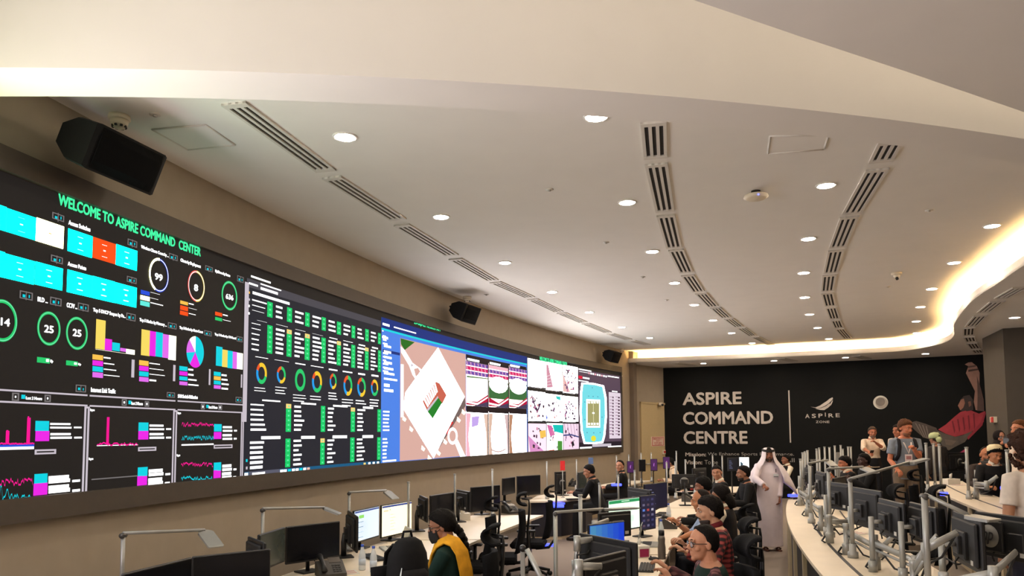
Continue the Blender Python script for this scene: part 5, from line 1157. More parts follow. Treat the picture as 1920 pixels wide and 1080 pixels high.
t = thing('tissue_box', 'white tissue box on the rear counter right of the poles', 'box', pz(1783, 908, 1.05), .2); MB().box((0, 0, .05), (.26, .16, .1), m_pap, bev=.004).build('carton', t); MB().tube([(0, 0, .1), (.02, .02, .15), (.06, .03, .19)], [.05, .06, .012], m_pap, 9, flat=(1, .4)).build('tissue', t)
t = thing('tissue_box', 'white tissue box behind the woman on the left desk', 'box', pz(866, 975, .74), .2); MB().box((0, 0, .05), (.24, .14, .1), m_pap, bev=.004).build('carton', t); MB().tube([(0, 0, .1), (.02, .02, .15), (.05, .03, .17)], [.05, .05, .012], m_pap, 9, flat=(1, .4)).build('tissue', t)
for q, z, rz, lb in (((1283, 922), .74, .5, 'white papers on the middle desk left of the bald man'), ((1600, 1001), .9, .4, 'red and white papers on the right counter'), ((1795, 910), 1.05, .3, 'papers with red lines on the rear counter'), ((640, 1075), .74, .4, 'white papers at the bottom beside the phone')):
    t = thing('paper_sheets', lb, 'papers', pz(*q, z), rz); MB().box((0, 0, .003), (.3, .21, .006), m_pap).build('sheet', t); mb = MB()
    for k in range(3): mb.box((.0, -.06 + .06 * k, .0068), (.26, .012, .001), m_rd)
    mb.build('print', t)
t = thing('cup', 'small red cup on the middle desk left of the bald man', 'cup', pz(1297, 919, .74)); MB().lathe([(.03, 0), (.04, .11), (.036, .11), (.028, .01)], m_rd, 18).build('body', t); MB().lathe([(.041, .1), (.042, .112), (.02, .115)], m_pap, 18).build('lid', t)
t = thing('computer_mouse', 'black mouse under the hand of the glasses man', 'mouse', pz(1226, 1050, .74), 1.3, 'computer mice'); MB().ball((0, 0, .012), (.032, .055, .022), m_blk).build('shell', t); MB().cyl((-.006, .03, .034), .008, .012, m_cas, 10, axis=(1, 0, 0)).build('wheel', t)
# cables lying on the right counter
for pts, z, lb in ((((1575, 958), (1590, 975), (1612, 972), (1630, 978)), .905, 'black cable on the far part of the right counter'), (((1650, 1000), (1668, 1012), (1655, 1020), (1640, 1008)), .905, 'tangled black cable under the middle monitor backs'), (((1742, 1050), (1770, 1046), (1795, 1058), (1812, 1050)), .905, 'black cable loop under the front right monitors')):
    mb = MB(); P = [pz(*q, z) for q in pts]; mb.tube([Vector(p) for p in spline([(p.x, p.y) for p in P], 6)], .008, m_rub, 6); o = mb.build('cable'); o.location.z = z; tag(o, lb, 'cable', 'loose cables')
# --- office chairs
m_fab = M('chair_fabric', (19, 19, 21), .95, var=.25, scale=200, bump=.2, spec=.12); m_chp = M('chair_plastic', (20, 20, 21), .5, spec=.3)
def chair(label):
    t = thing('office_chair', label, 'chair', (0, 0, 0), 0, 'black office chairs')
    MB().box((0, .02, .47), (.5, .48, .09), m_fab, bev=.03).build('seat', t)
    mb = MB(); rows = []
    for i in range(9):
        f = i / 8; z = .56 + .5 * f; y = -.23 - .03 * math.sin(f * math.pi) - .05 * f; w_ = .235 - .03 * f
        rows.append([Vector((w_ * u, y + .045 * abs(u)**2 + o, z)) for u, o in [(-1, 0), (-.5, 0), (0, 0), (.5, 0), (1, 0), (1, -.04), (.5, -.045), (0, -.045), (-.5, -.045), (-1, -.04)]])
    mb.sweep(rows, m_fab, smooth=True); mb.build('backrest', t)
    mb = MB(); rows = []
    for i in range(7):
        a = -1 + i / 3; x = .145 * a; o = .03 * a * a; k = 1 - .12 * a**4
        pr = [(-.335 + o + .095 * math.cos(t_), 1.2 + .088 * k * math.sin(t_)) for t_ in [-1.75 + 3.5 * q / 10 for q in range(11)]]
        pr += [(-.335 + o + .075 * math.cos(t_), 1.2 + .066 * k * math.sin(t_)) for t_ in [1.75 - 3.5 * q / 10 for q in range(11)]]
        rows.append([Vector((x, y, z)) for y, z in pr])
    mb.sweep(rows, m_fab, smooth=True); mb.build('headrest', t)
    mb = MB(); mb.tube([(0, -.08, .40), (0, -.26, .42), (0, -.36, .55), (0, -.35, .8), (0, -.37, 1.0), (0, -.375, 1.12), (0, -.37, 1.19), (0, -.28, 1.2)], [.03, .035, .03, .026, .024, .02, .018, .014], m_chp, 10, flat=(.6, 1.3)); mb.build('spine', t)
    for s in (-1, 1):
        mb = MB(); mb.tube([(s * .2, -.02, .42), (s * .29, -.02, .44), (s * .3, -.02, .66)], [.018, .02, .016], m_chp, 8); mb.box((s * .3, .02, .68), (.085, .26, .03), m_chp, bev=.01); mb.build('armrest', t)
    mb = MB(); mb.cyl((0, 0, .12), .032, .2, m_chp, 14); mb.cyl((0, 0, .3), .022, .13, m_steel, 12); mb.build('gas_column', t)
    mb = MB()
    for k in range(5):
        a = 2 * math.pi * k / 5 + .3; mb.tube([(0, 0, .13), (.16 * math.cos(a), .16 * math.sin(a), .115), (.31 * math.cos(a), .31 * math.sin(a), .08)], [.035, .026, .018], m_chp, 8)
    mb.build('star_base', t)
    for k in range(5):
        a = 2 * math.pi * k / 5 + .3; c = (.31 * math.cos(a), .31 * math.sin(a), .035)
        MB().cyl((c[0] - .025 * math.sin(a), c[1] + .025 * math.cos(a), .035), .033, .05, m_chp, 12, axis=(math.sin(a), -math.cos(a), 0)).build('caster', t)
    kids(t); return t
CH = chair('black office chair with curved headrest nearest behind the woman in yellow scarf')
def facewall(off, Y): return math.pi / 2 - wyaw(off, Y)
fc = True
CHS = [((925, 930), 8.8, .15, 'black office chair second from the front along the left desks'), ((981, 927), 9.4, .3, 'black office chair third from the front along the left desks'), ((1033, 914), 10.6, .2, 'black office chair farthest along the left desks beside the blue light'),
       ((1404, 943), 7.7, -.2, 'black office chair by the aisle just left of the man in white'),
       ((1716, 879), 10.5, -.3, 'black office chair in front of the grey shirted visitor'), ((1684, 908), 8.3, .1, 'black office chair behind the middle monitor backs on the right'), ((1762, 909), 7.15, -.1, 'black office chair with blue glow behind its headrest')]
CH.location = (0, 0, -50)
for q, Y, dr, lb in CHS:
    p = py_(*q, Y); rz = facewall(3, Y) + dr; hd = RZ(rz) @ Vector((0, -.3, 0)); zf = max(p.z - 1.285, 0 if q[0] < 1500 else .15)
    dup(CH, (p.x - hd.x, p.y - hd.y, zf if zf > .03 else 0), rz, lb)
CHAIRS_USED = [False]
def seat_chair(I, lb, back=.03, drz=0):                # the chair a seated person sits on
    t = I['t']; rz = t.rotation_euler.z + drz; d = RZ(rz) @ Vector((0, -back, 0)); loc = (t.location.x + d.x, t.location.y + d.y, t.location.z)
    if not CHAIRS_USED[0]: CH.location = loc; CH.rotation_euler = (0, 0, rz); CH['label'] = lb; CHAIRS_USED[0] = True
    else: dup(CH, loc, rz, lb)
# ================================================================== PEOPLE
def remeshed(mb, name, vox, smooth=2, parent=None, mats=None):
    o = mb.build(name + '_raw', None); md = o.modifiers.new('r', 'REMESH'); md.mode = 'VOXEL'; md.voxel_size = vox; md.use_smooth_shade = True
    if smooth:
        s = o.modifiers.new('s', 'SMOOTH'); s.iterations = smooth; s.factor = .5
    bpy.context.view_layer.update(); dg = bpy.context.evaluated_depsgraph_get()
    me = bpy.data.meshes.new_from_object(o.evaluated_get(dg)); me.name = name
    bpy.data.objects.remove(o); me.materials.clear()
    for m in (mats or mb.m[:1]): me.materials.append(m)
    for p in me.polygons: p.use_smooth = True; p.material_index = 0
    n = bpy.data.objects.new(name, me); COL.objects.link(n)
    if parent: n.parent = parent
    return n
def join_into(o, mb):                            # add closed pieces (hands) to the same mesh
    bm = bmesh.new(); bm.from_mesh(o.data); vs = [bm.verts.new(v) for v in mb.v]
    for f in mb.f:
        try: q = bm.faces.new([vs[i] for i in f]); q.smooth = True
        except ValueError: pass
    bmesh.ops.recalc_face_normals(bm, faces=bm.faces); bm.to_mesh(o.data); bm.free()
def ik(a, b, l1, l2, hint):
    d = b - a; L = max(.05, min(d.length, l1 + l2 - .004)); d = d.normalized()
    x = (l1 * l1 - l2 * l2 + L * L) / (2 * L); h = math.sqrt(max(0, l1 * l1 - x * x))
    n = (Vector(hint) - d * Vector(hint).dot(d)).normalized()
    return a + d * x + n * h, a + d * L
def hand(mb, m, wr, d, n, side, curl=.35, thumb=.5, s=1.0, spread=.06):
    d = d.normalized(); n = (n - d * n.dot(d)).normalized(); sd = d.cross(n) * side   # sd: towards the thumb
    k = s
    mb.tube([wr - d * .02 * k, wr + d * .02 * k, wr + d * .055 * k, wr + d * .09 * k], [.027 * k, .031 * k, .039 * k, .036 * k], m, 12, flat=(1, .42), up=sd)
    for i, (o, L) in enumerate(((.027, .068), (.009, .076), (-.010, .070), (-.027, .055))):
        b = wr + d * .082 * k + sd * o * k; a = 0; P = [b - d * .012 * k]; dd = (d + sd * (1.5 - i) * spread).normalized(); c = curl * (1 + .12 * i)
        P.append(b)
        for f in (.45, .32, .23):
            a += c; v = dd * math.cos(a) + n * math.sin(a); P.append(P[-1] + v * L * f * k)
        mb.tube(P, [.0085 * k, .0092 * k, .0085 * k, .0076 * k, .0058 * k], m, 8)
    b = wr + d * .022 * k + sd * .026 * k; P = [b - sd * .012 * k, b]; v = (d * .75 + sd * (1 - thumb * .5) + n * thumb * .6).normalized()
    P.append(P[-1] + v * .034 * k); v = (v + n * .25 + d * .25).normalized(); P.append(P[-1] + v * .028 * k)
    mb.tube(P, [.013 * k, .012 * k, .0105 * k, .0075 * k], m, 8)
def plaid(name, c1, c2, c3):
    if name in MATS: return MATS[name]
    m = bpy.data.materials.new(name); m.use_nodes = True; nt = m.node_tree; b = nt.nodes['Principled BSDF']; b.inputs['Roughness'].default_value = .85
    tc = nt.nodes.new('ShaderNodeTexCoord'); L = nt.links.new
    ws = []
    for dr in ('X', 'Z'):
        w = nt.nodes.new('ShaderNodeTexWave'); w.bands_direction = dr; w.inputs['Scale'].default_value = 7.5; L(tc.outputs['Object'], w.inputs['Vector']); ws.append(w)
    mx = nt.nodes.new('ShaderNodeMath'); mx.operation = 'ADD'; L(ws[0].outputs['Fac'], mx.inputs[0]); L(ws[1].outputs['Fac'], mx.inputs[1])
    dv = nt.nodes.new('ShaderNodeMath'); dv.operation = 'MULTIPLY'; dv.inputs[1].default_value = .5; L(mx.outputs[0], dv.inputs[0])
    rp = nt.nodes.new('ShaderNodeValToRGB'); e = rp.color_ramp.elements
    e[0].position = .3; e[0].color = [lin(v) for v in c1] + [1]; e[1].position = .78; e[1].color = [lin(v) for v in c3] + [1]
    q = e.new(.55); q.color = [lin(v) for v in c2] + [1]
    L(dv.outputs[0], rp.inputs['Fac']); L(rp.outputs['Color'], b.inputs['Base Color']); MATS[name] = m
    return m
def cloth(name, rgb, var=.12, rough=.85): return M('cloth_' + name, rgb, rough, 0, var, 14, bump=.15, spec=.25)
def loft(mb, rings, m, n=20, power=2.4, cap=True):   # rings: (centre, x half width, y half depth, x axis, y axis)
    rows = []
    for c, a, b, X, Y in rings:
        r = []
        for j in range(n):
            t = 2 * math.pi * j / n; ct, st = math.cos(t), math.sin(t)
            r.append(c + X * (a * math.copysign(abs(ct)**(2 / power), ct)) + Y * (b * math.copysign(abs(st)**(2 / power), st)))
        rows.append(r)
    mb.sweep(rows, m, caps=cap, smooth=True)
PN = 0
def person(label, head, floor, rz, sit=True, lean=8, hyaw=0, hpitch=0, hroll=0, skin=(170, 120, 92), hair='short', hcol=(22, 18, 16), top='shirt', tcol=(60, 60, 60), tmat=None, sleeve='long', smat=None, bot=(30, 30, 34), beard=None, glasses=None, mask=None, vox=.009, hl=None, hr=None, cl=.5, crr=.5, female=False, collar=None, front=None, extra=None, grp=None, nohands=False, hsc=1.0, pl=None, pr=None, watch=None, feet=True):
    t = thing('person', label, 'person', (0, 0, 0), rz, grp)
    X = Vector((1, 0, 0)); le = math.radians(lean); U = Vector((0, math.sin(le), math.cos(le))); Fw = Vector((0, math.cos(le), -math.sin(le)))
    Up = Vector((0, 0, 1))
    # head centre measured from the hips
    hip_std = .93
    neck = U * .545; hc0 = neck + (U * .5 + Up * .5).normalized() * .125 + Vector((0, .035, 0)) + Vector((0, math.sin(math.radians(-hpitch)) * .05, 0))
    Rr = RZ(rz)
    if sit:
        hip = head.z - floor - hc0.z; scl = 1.0
    else:
        scl = (head.z - floor) / (hip_std + hc0.z); hip = hip_std
    org = Vector((0, 0, hip)); HC = org + hc0
    w0 = Rr @ (HC * scl)
    t.location = (head.x - w0.x, head.y - w0.y, floor); t.scale = (scl, scl, scl)
    inv = Rr.inverted()
    def loc(p): return inv @ (Vector(p) - Vector(t.location)) / scl
    ms = M('skin_%d_%d_%d' % skin, skin, .55, 0, .05, 30, spec=.35); S_ = lambda f, y=0: org + U * (.545 * f) + Fw * y
    wf = .92 if female else 1.0
    body = MB()
    TR = [(-.16, .13, .10, 0), (-.02, .162, .115, 0), (.14, .155, .108, .0), (.34, .135, .098, .005), (.58, .15, .112, .01), (.76, .165, .108, .005), (.88, .160, .088, 0), (.95, .115, .07, -.005), (1.0, .07, .06, 0)]
    loft(body, [(S_(f, y), a * wf, b, X, Fw) for f, a, b, y in TR], ms)
    Hm = RZ(math.radians(hyaw)) @ RX(math.radians(hpitch)) @ RY(math.radians(hroll))
    h = lambda x, y, z: HC + Hm @ Vector((x, y, z))
    body.tube([S_(.9), S_(1.0), h(0, -.025, -.05)], [.062, .057, .058], ms, 14)
    body.ball(h(0, -.014, .034), (.077, .098, .088), ms, 20, Hm); body.ball(h(0, .022, -.028), (.062, .070, .088), ms, 18, Hm); body.ball(h(0, .034, -.074), (.051, .053, .040), ms, 16, Hm)
    body.ball(h(0, .072, -.096), (.023, .021, .019), ms, 12, Hm)
    for s in (-1, 1):
        body.ball(h(s * .043, .055, -.022), (.024, .026, .024), ms, 12, Hm); body.ball(h(s * .079, -.014, -.006), (.011, .021, .033), ms, 12, Hm @ RZ(s * .25)); body.ball(h(s * .012, .098, -.028), .0095, ms, 8)
    body.tube([h(-.048, .072, .030), h(-.02, .084, .032), h(.02, .084, .032), h(.048, .072, .030)], .0125, ms, 10)
    body.tube([h(0, .084, .024), h(0, .1, -.006), h(0, .112, -.026)], [.009, .0115, .0135], ms, 10)
    body.tube([h(-.023, .081, -.058), h(0, .0925, -.0555), h(.023, .081, -.058)], [.005, .0075, .005], ms, 8); body.tube([h(-.019, .08, -.069), h(0, .089, -.070), h(.019, .08, -.069)], [.005, .0075, .005], ms, 8)
    sh = {s: S_(.865) + X * (s * .172 * wf) for s in (-1, 1)}
    A = {}
    for s, tg, pd_ in ((-1, hl, pl), (1, hr, pr)):
        if tg is None: tg = org + Vector((s * .19, .40, .20)) if sit else org + Vector((s * .24, .06, -.16))
        else: tg = loc(tg)
        hint = pd_ or ((s * .5, -.5, -.9) if sit else (s * .45, -.8, -.2))
        e, wv = ik(sh[s], tg, .285, .25, hint); A[s] = (sh[s], e, wv)
        body.tube([sh[s] + X * (-s * .05), sh[s], sh[s].lerp(e, .5), e, e.lerp(wv, .35), wv], [.05, .05, .043, .037, .038, .026], ms, 12)
    Lg = {}
    zf = .0
    for s in (-1, 1):
        hp = org + Vector((s * .085, 0, -.03))
        if sit: kn = Vector((s * .13, .42, hip + .0)); an = Vector((s * .13, .42 + .02, .09 + zf)); 
        else: kn = Vector((s * .10, .03, .49)); an = Vector((s * .105, -.02, .09))
        Lg[s] = (hp, kn, an)
        body.tube([hp, hp.lerp(kn, .5), kn, kn.lerp(an, .35), an], [.088, .072, .056, .056, .038], ms, 12)
    bo = remeshed(body, 'body', vox, 2, t, [ms])
    if not nohands:
        hm = MB()
        for s, cu in ((-1, cl), (1, crr)):
            a, e, wv = A[s]; d = (wv - e).normalized()
            n = Vector((0, 0, -1)) if abs(d.z) < .75 else Vector((-s, 0, 0)) + Fw * .2
            if sit: d = (d + Vector((0, 0, .15))).normalized()
            hand(hm, ms, wv, d, n, -s if True else s, cu, .5, hsc)
        join_into(bo, hm)
    # eyes, brows
    mw = M('eye_white', (176, 158, 146), .3, 0, 0); mi = M('eye_dark', (34, 24, 18), .2, 0, 0)
    for s in (-1, 1):
        e = MB(); e.ball(h(s * .031, .0725, .011), (.0125, .0115, .0085), mw, 12, Hm); e.ball(h(s * .031, .0785, .011), .0066, mi, 10); e.build('eye', t)
    mh = M('hair_%d_%d_%d' % hcol, tuple(int(v * .8) for v in hcol), .7, 0, .35, 70, bump=.6, spec=.12)
    for s in (-1, 1): MB().tube([h(s * .014, .092, .033), h(s * .032, .090, .040), h(s * .05, .076, .034)], [.0035, .0042, .002], mh, 6).build('eyebrow', t)
    lp = MB(); ml = M('lips_%d' % skin[0], (int(skin[0] * .82), int(skin[1] * .66), int(skin[2] * .66)), .5)
    # hair cap
    def cap(front, side, back, th, nz=.12, m=mh, name='hair', c0=(0, -.014, .034), rad=(.077, .098, .088), n=40, rows=12, ew=0):
        mb = MB(); outer = []; inn = []
        for i in range(rows + 1):
            ro = []; ri = []
            for j in range(n):
                a = 2 * math.pi * j / n; k = (1 + math.cos(a)) / 2      # 1 at the front
                lim = front * max(0, math.cos(a))**.5 + side * (1 - abs(math.cos(a))) + (back * max(0, -math.cos(a))**.7 if math.cos(a) < 0 else 0) if True else 0
                lim = side + (front - side) * max(0, math.cos(a))**.45 if math.cos(a) > 0 else side + (back - side) * (-math.cos(a))**.6
                lim += 7 * mnoise.noise(Vector((math.cos(a) * 6 + skin[1], math.sin(a) * 6, 3)))
                el = math.radians(90 + (lim - 90) * i / rows)
                dr_ = Vector((math.sin(a) * math.cos(el), math.cos(a) * math.cos(el), math.sin(el)))
                ce = max(0, math.cos(el)); kk = 1 if el >= 0 else ce**.5 / max(.05, ce)
                q = Vector((dr_.x * kk * rad[0], dr_.y * kk * rad[1], dr_.z * rad[2] * (1 if el >= 0 else 1.28)))
                f = th * (1 if i < rows - 1 else .55) * (1 + nz * 4 * (mnoise.noise(Vector((dr_.x * 5 + skin[0], dr_.y * 5, dr_.z * 5)))))
                ro.append(HC + Hm @ (Vector(c0) + q + dr_ * f)); ri.append(HC + Hm @ (Vector(c0) + q * .93))
            outer.append(ro); inn.append(ri)
        mb.sweep(outer + inn[::-1], m, caps=False, smooth=True); mb.build(name, t)
    if hair == 'short': cap(34, -20, -62, .013)
    elif hair == 'full': cap(28, -22, -62, .020, .16)
    elif hair == 'receding': cap(56, -20, -62, .013)
    elif hair == 'bald': cap(86, -8, -58, .006)
    elif hair == 'curly':
        cap(20, -48, -66, .046, .25)
        mb = MB(); rr = random.Random(4)
        for k in range(320):
            a = rr.uniform(0, 2 * math.pi); 
            if abs(a - 0) < .7 or a > 5.6: continue
            el = rr.uniform(-1.1, 1.4); d_ = Vector((math.sin(a) * math.cos(el), math.cos(a) * math.cos(el), math.sin(el)))
            mb.ball(h(d_.x * .118, -.014 + d_.y * .138, -.0 + d_.z * .145), rr.uniform(.010, .021), mh, 6)
        mb.build('hair_curls', t)
    elif hair == 'long':
        cap(30, -40, -62, .020)
        mb = MB(); mb.tube([h(0, -.075, -.0), h(0, -.11, -.08), h(.0, -.13, -.16)], [.07, .062, .045], mh, 14); mb.build('hair_back', t)
    elif hair == 'braid':
        cap(32, -30, -52, .022)
        mb = MB(); P = [h(.02, -.10, -.02), h(.03, -.135, -.10), h(.03, -.15, -.18), h(.02, -.15, -.27), h(.01, -.14, -.36), h(.01, -.13, -.44)]
        for k in range(12):
            f = k / 11 * (len(P) - 1); i = min(len(P) - 2, int(f)); c = P[i].lerp(P[i + 1], f - i); r = .046 - .02 * k / 11
            mb.ball(c + Hm @ Vector((.012 * (-1)**k, 0, 0)), (r, r * .8, r * 1.0), mh, 10)
        mb.build('braid', t)
    elif hair == 'hijab':
        mb = MB(); mb.ball(h(0, -.035, .02), (.10, .115, .12), mh, 18, Hm); mb.tube([h(0, -.03, -.05), h(0, -.02, -.16), h(0, -.01, -.24)], [.10, .13, .17], mh, 16); mb.build('headscarf', t)
    if beard:
        mbd = M('beard_%d_%d_%d' % beard, beard, .7, 0, .2, 80)
        mb = MB(); rows = []
        for i in range(7):
            z = -.062 - .054 * i / 6; k = math.sqrt(max(0, 1 - ((z + .074) / .05)**2)); rows.append([h(.057 * k * math.sin(a), .034 + .060 * k * math.cos(a), z) for a in [(-1.9 + 3.8 * j / 14) for j in range(15)]] + [h(.04 * k * math.sin(a), .034 + .04 * k * math.cos(a), z) for a in [(1.9 - 3.8 * j / 14) for j in range(15)]])
        mb.sweep(rows, mbd, smooth=True); mb.tube([h(-.028, .080, -.056), h(-.012, .094, -.046), h(.012, .094, -.046), h(.028, .080, -.056)], [.004, .006, .006, .004], mbd, 8); mb.build('beard', t)
    if mask:
        mk = M('mask_black', (16, 16, 18), .8); mb = MB(); rows = []
        for i in range(7):
            z = -.012 - .10 * i / 6; kk = .078 + .012 * math.sin(i / 6 * math.pi); rows.append([h(.066 * math.sin(a), .034 + kk * math.cos(a), z) for a in [(-1.5 + 3 * j / 12) for j in range(13)]] + [h(.05 * math.sin(a), .03 + .05 * math.cos(a), z) for a in [(1.5 - 3 * j / 12) for j in range(13)]])
        mb.sweep(rows, mk, smooth=True)
        for s in (-1, 1): mb.tube([h(s * .06, .045, -.03), h(s * .082, -.01, -.005)], .0025, mk, 6)
        mb.build('face_mask', t)
    if glasses:
        mg = M('glasses_black', (18, 18, 20), .3); mb = MB()
        for s in (-1, 1):
            P = [h(s * .034 + .026 * math.cos(a), .098 - .012 * abs(math.cos(a)) * (1 if True else 0), .006 + .021 * math.sin(a)) for a in [2 * math.pi * k / 18 for k in range(19)]]
            mb.tube(P, .0028, mg, 6, cap=False); mb.tube([h(s * .058, .09, .012), h(s * .079, .05, .012), h(s * .083, -.02, .006)], .0026, mg, 6)
        mb.tube([h(-.009, .102, .010), h(.009, .102, .010)], .0026, mg, 6); gl = mb.build('glasses', t)
        mgl = M('spectacle_lens', (200, 220, 235), .08, 0, 0, alpha=.22)
        for s in (-1, 1): mb = MB(); mb.ball(h(s * .034, .094, .006), (.024, .003, .019), mgl, 12, Hm); mb.build('lens', gl)
    # clothes
    tm = tmat or cloth('%d_%d_%d' % tcol, tcol); sm_ = smat or tm; inf = .016 if top in ('suit', 'jacket') else .011
    def torso(mb, m, f1, infl=inf):
        R = [(f, a * wf + infl, b_ + infl, y) for f, a, b_, y in TR]
        R[0] = (-.17, R[0][1] + .02, R[0][2] + .015, 0)
        R = [r for r in R if r[0] <= f1]
        loft(mb, [(S_(f, y), a, b_, X, Fw) for f, a, b_, y in R], m)
    def sleeves(mb, m, infl=inf, sides=(-1, 1)):
        for s in sides:
            a, e, wv = A[s]
            if sleeve == 'long': P = [a + X * (-s * .06), a, a.lerp(e, .5), e, e.lerp(wv, .35), e.lerp(wv, .93)]; r = [.052, .056, .048, .043, .042, .034]
            elif sleeve == 'rolled': P = [a + X * (-s * .06), a, a.lerp(e, .5), e, e.lerp(wv, .25)]; r = [.052, .056, .049, .046, .046]
            else: P = [a + X * (-s * .06), a, a.lerp(e, .4), a.lerp(e, .68)]; r = [.050, .053, .050, .052]
            mb.tube(P, [q + infl for q in r], m, 14)
    if top != 'none':
        mb = MB(); torso(mb, tm, .97)
        if not smat: sleeves(mb, tm)
        remeshed(mb, {'suit': 'jacket', 'jacket': 'jacket', 'tee': 't_shirt', 'vest': 'vest'}.get(top, 'shirt'), max(.010, vox), 2, t, [tm])
        if smat:
            for sd_ in (-1, 1): mb = MB(); sleeves(mb, smat, inf - .002, (sd_,)); remeshed(mb, 'sleeve', max(.009, vox), 1, t, [smat])
        if collar:
            mc = cloth('c_%d_%d_%d' % collar, collar, .05); mb = MB()
            P = []
            for k in range(15):
                a = -2.75 + 5.5 * k / 14; P.append(S_(.995, 0) + X * (.066 * math.sin(a)) + Fw * (-.066 * math.cos(a) + .006) + U * (.028 - .03 * abs(a / 2.75)**2))
            mb.tube(P, .013, mc, 8, flat=(1.7, .6)); mb.build('collar', t)
        if front:
            mf = cloth('f_%d_%d_%d' % front, front, .05); mb = MB()
            rows = [[S_(f, .105 + (0.018 if f < .8 else -.012 - (f - .8) * .18)) + X * (w_ * q) + Fw * (.012 * (1 - q * q)) for q in (-1, -.5, 0, .5, 1)] for f, w_ in ((.99, .052), (.9, .05), (.8, .038), (.68, .022), (.56, .006))]
            mb.sheet(rows, mf); rows2 = [[p - Fw * .02 for p in r] for r in rows]; mb.sheet(rows2, mf); mb.build('shirt_front', t)
    bm_ = cloth('b_%d_%d_%d' % bot, bot); mb = MB()
    loft(mb, [(S_(f, 0), a * wf + .014, b_ + .014, X, Fw) for f, a, b_ in ((-.17, .14, .11), (-.02, .166, .118), (.14, .158, .110), (.22, .15, .105))], bm_)
    for s in (-1, 1):
        hp, kn, an = Lg[s]; mb.tube([hp, hp.lerp(kn, .5), kn, kn.lerp(an, .4), an + Vector((0, 0, .01))], [.102, .086, .07, .066, .058], bm_, 14)
    remeshed(mb, 'trousers', max(.012, vox), 1, t, [bm_])
    if feet:
        msh = M('shoe_black', (28, 24, 22), .4)
        for s in (-1, 1):
            an = Lg[s][2]; mb = MB(); mb.tube([an + Vector((0, -.06, -.045)), an + Vector((0, .0, -.04)), an + Vector((0, .09, -.05)), an + Vector((0, .17, -.06))], [.038, .046, .042, .026], msh, 12, flat=(1, 1)); mb.build('shoe', t)
    if watch:
        a, e, wv = A[watch[0]]; d = (wv - e).normalized(); c = e.lerp(wv, .9); mb = MB(); x = d.cross(Vector((0, 0, 1))).normalized(); y = x.cross(d)
        rr_ = .038 if sleeve == 'long' else .03
        mb.tube([c + (x * math.cos(k * math.pi / 8) + y * math.sin(k * math.pi / 8)) * rr_ for k in range(17)], .006, M('watch_%d' % watch[1][0], watch[1], .4), 8, cap=False, flat=(1, 1.4)); mb.ball(c + y * (rr_ + .004), (.016, .016, .008), M('watch_face', (160, 160, 160), .3, .6), 10); mb.build('wristwatch', t)
    info = dict(t=t, S=S_, h=h, HC=HC, Hm=Hm, X=X, U=U, Fw=Fw, A=A, Lg=Lg, loc=loc, org=org, sh=sh, hip=hip, scl=scl, wf=wf)
    if extra: extra(info)
    return info
DK = M('hair_black', (20, 16, 15), .5)
def yellow_scarf(I):
    m = cloth('yellow', (222, 160, 42), .15); mb = MB(); S_, X, Fw, U = I['S'], I['X'], I['Fw'], I['U']
    # over the near shoulder, crossing the chest and hanging down the back
    P = [S_(.36, .135) + X * .10, S_(.55, .15) + X * .06, S_(.75, .145) + X * .0, S_(.9, .105) - X * .055, S_(1.0, .06) - X * .085, S_(1.05, -.01) - X * .095, S_(1.0, -.075) - X * .10, S_(.85, -.125) - X * .11, S_(.6, -.145) - X * .12, S_(.3, -.15) - X * .125, S_(.0, -.16) - X * .13]
    rows = []
    for i, p in enumerate(P):
        tt = (P[min(i + 1, len(P) - 1)] - P[max(0, i - 1)]).normalized(); c = S_(.7); out = (p - c); out = (out - tt * out.dot(tt)).normalized(); sd = tt.cross(out)
        r = []
        for j in range(9):
            u = -1 + j / 4; r.append(p + sd * (.062 * u) + out * (.010 * math.cos(j * math.pi) + .010))
        for j in range(8, -1, -1):
            u = -1 + j / 4; r.append(p + sd * (.062 * u) + out * (.010 * math.cos(j * math.pi) - .004))
        rows.append(r)
    mb.sweep(rows, m, smooth=True); mb.build('scarf', I['t'])
hp_ = lambda x, y, Y: py_(x, y, Y)
PW = person('woman with black braid, black mask and yellow scarf over dark green top at left desk', hp_(827, 987, 6.2), 0, math.radians(82), True, 6, 8, -16, 0, (150, 104, 80), 'braid', (20, 17, 16), 'shirt', (26, 50, 46), None, 'long', None, (26, 40, 38), None, True, True, .007, hp_(770, 1062, 6.2), hp_(768, 1050, 6.5), female=True, extra=yellow_scarf)
person('seated man in black suit bending over the end desk under the blue card', hp_(1104, 884, 14.2), 0, math.radians(72), True, 14, 6, -18, 0, (168, 116, 88), 'short', (18, 15, 14), 'suit', (16, 16, 18), bot=(18, 18, 20), collar=(24, 24, 26), hl=hp_(1075, 925, 14.2), hr=hp_(1078, 922, 14.6))
person('man in black suit turning his head towards the viewer beside purple screens', hp_(1162, 874, 16.6), 0, math.radians(80), True, 4, 62, -4, 0, (176, 124, 98), 'receding', (24, 18, 16), 'suit', (16, 16, 18), bot=(18, 18, 20), collar=(30, 30, 32))
person('far seated man in white shirt facing left in front of the black wall edge', hp_(1256, 868, 19.6), 0, math.radians(84), True, 16, 0, -8, 0, (156, 108, 84), 'full', (18, 15, 14), 'shirt', (232, 206, 174), bot=(26, 26, 30), collar=(232, 206, 174))
person('man in black suit and white shirt looking back at the viewer below the lettering', hp_(1344, 887, 12.8), 0, math.radians(95), True, 8, 58, -6, 8, (172, 122, 96), 'short', (20, 17, 15), 'suit', (20, 20, 22), collar=(236, 224, 204), front=(236, 224, 204), bot=(20, 20, 22))
person('operator with black hair hidden behind the bald man', hp_(1317, 912, 10.4), 0, math.radians(66), True, 8, 0, -12, 0, (150, 100, 78), 'full', (16, 13, 13), 'suit', (24, 24, 26), bot=(20, 20, 22))
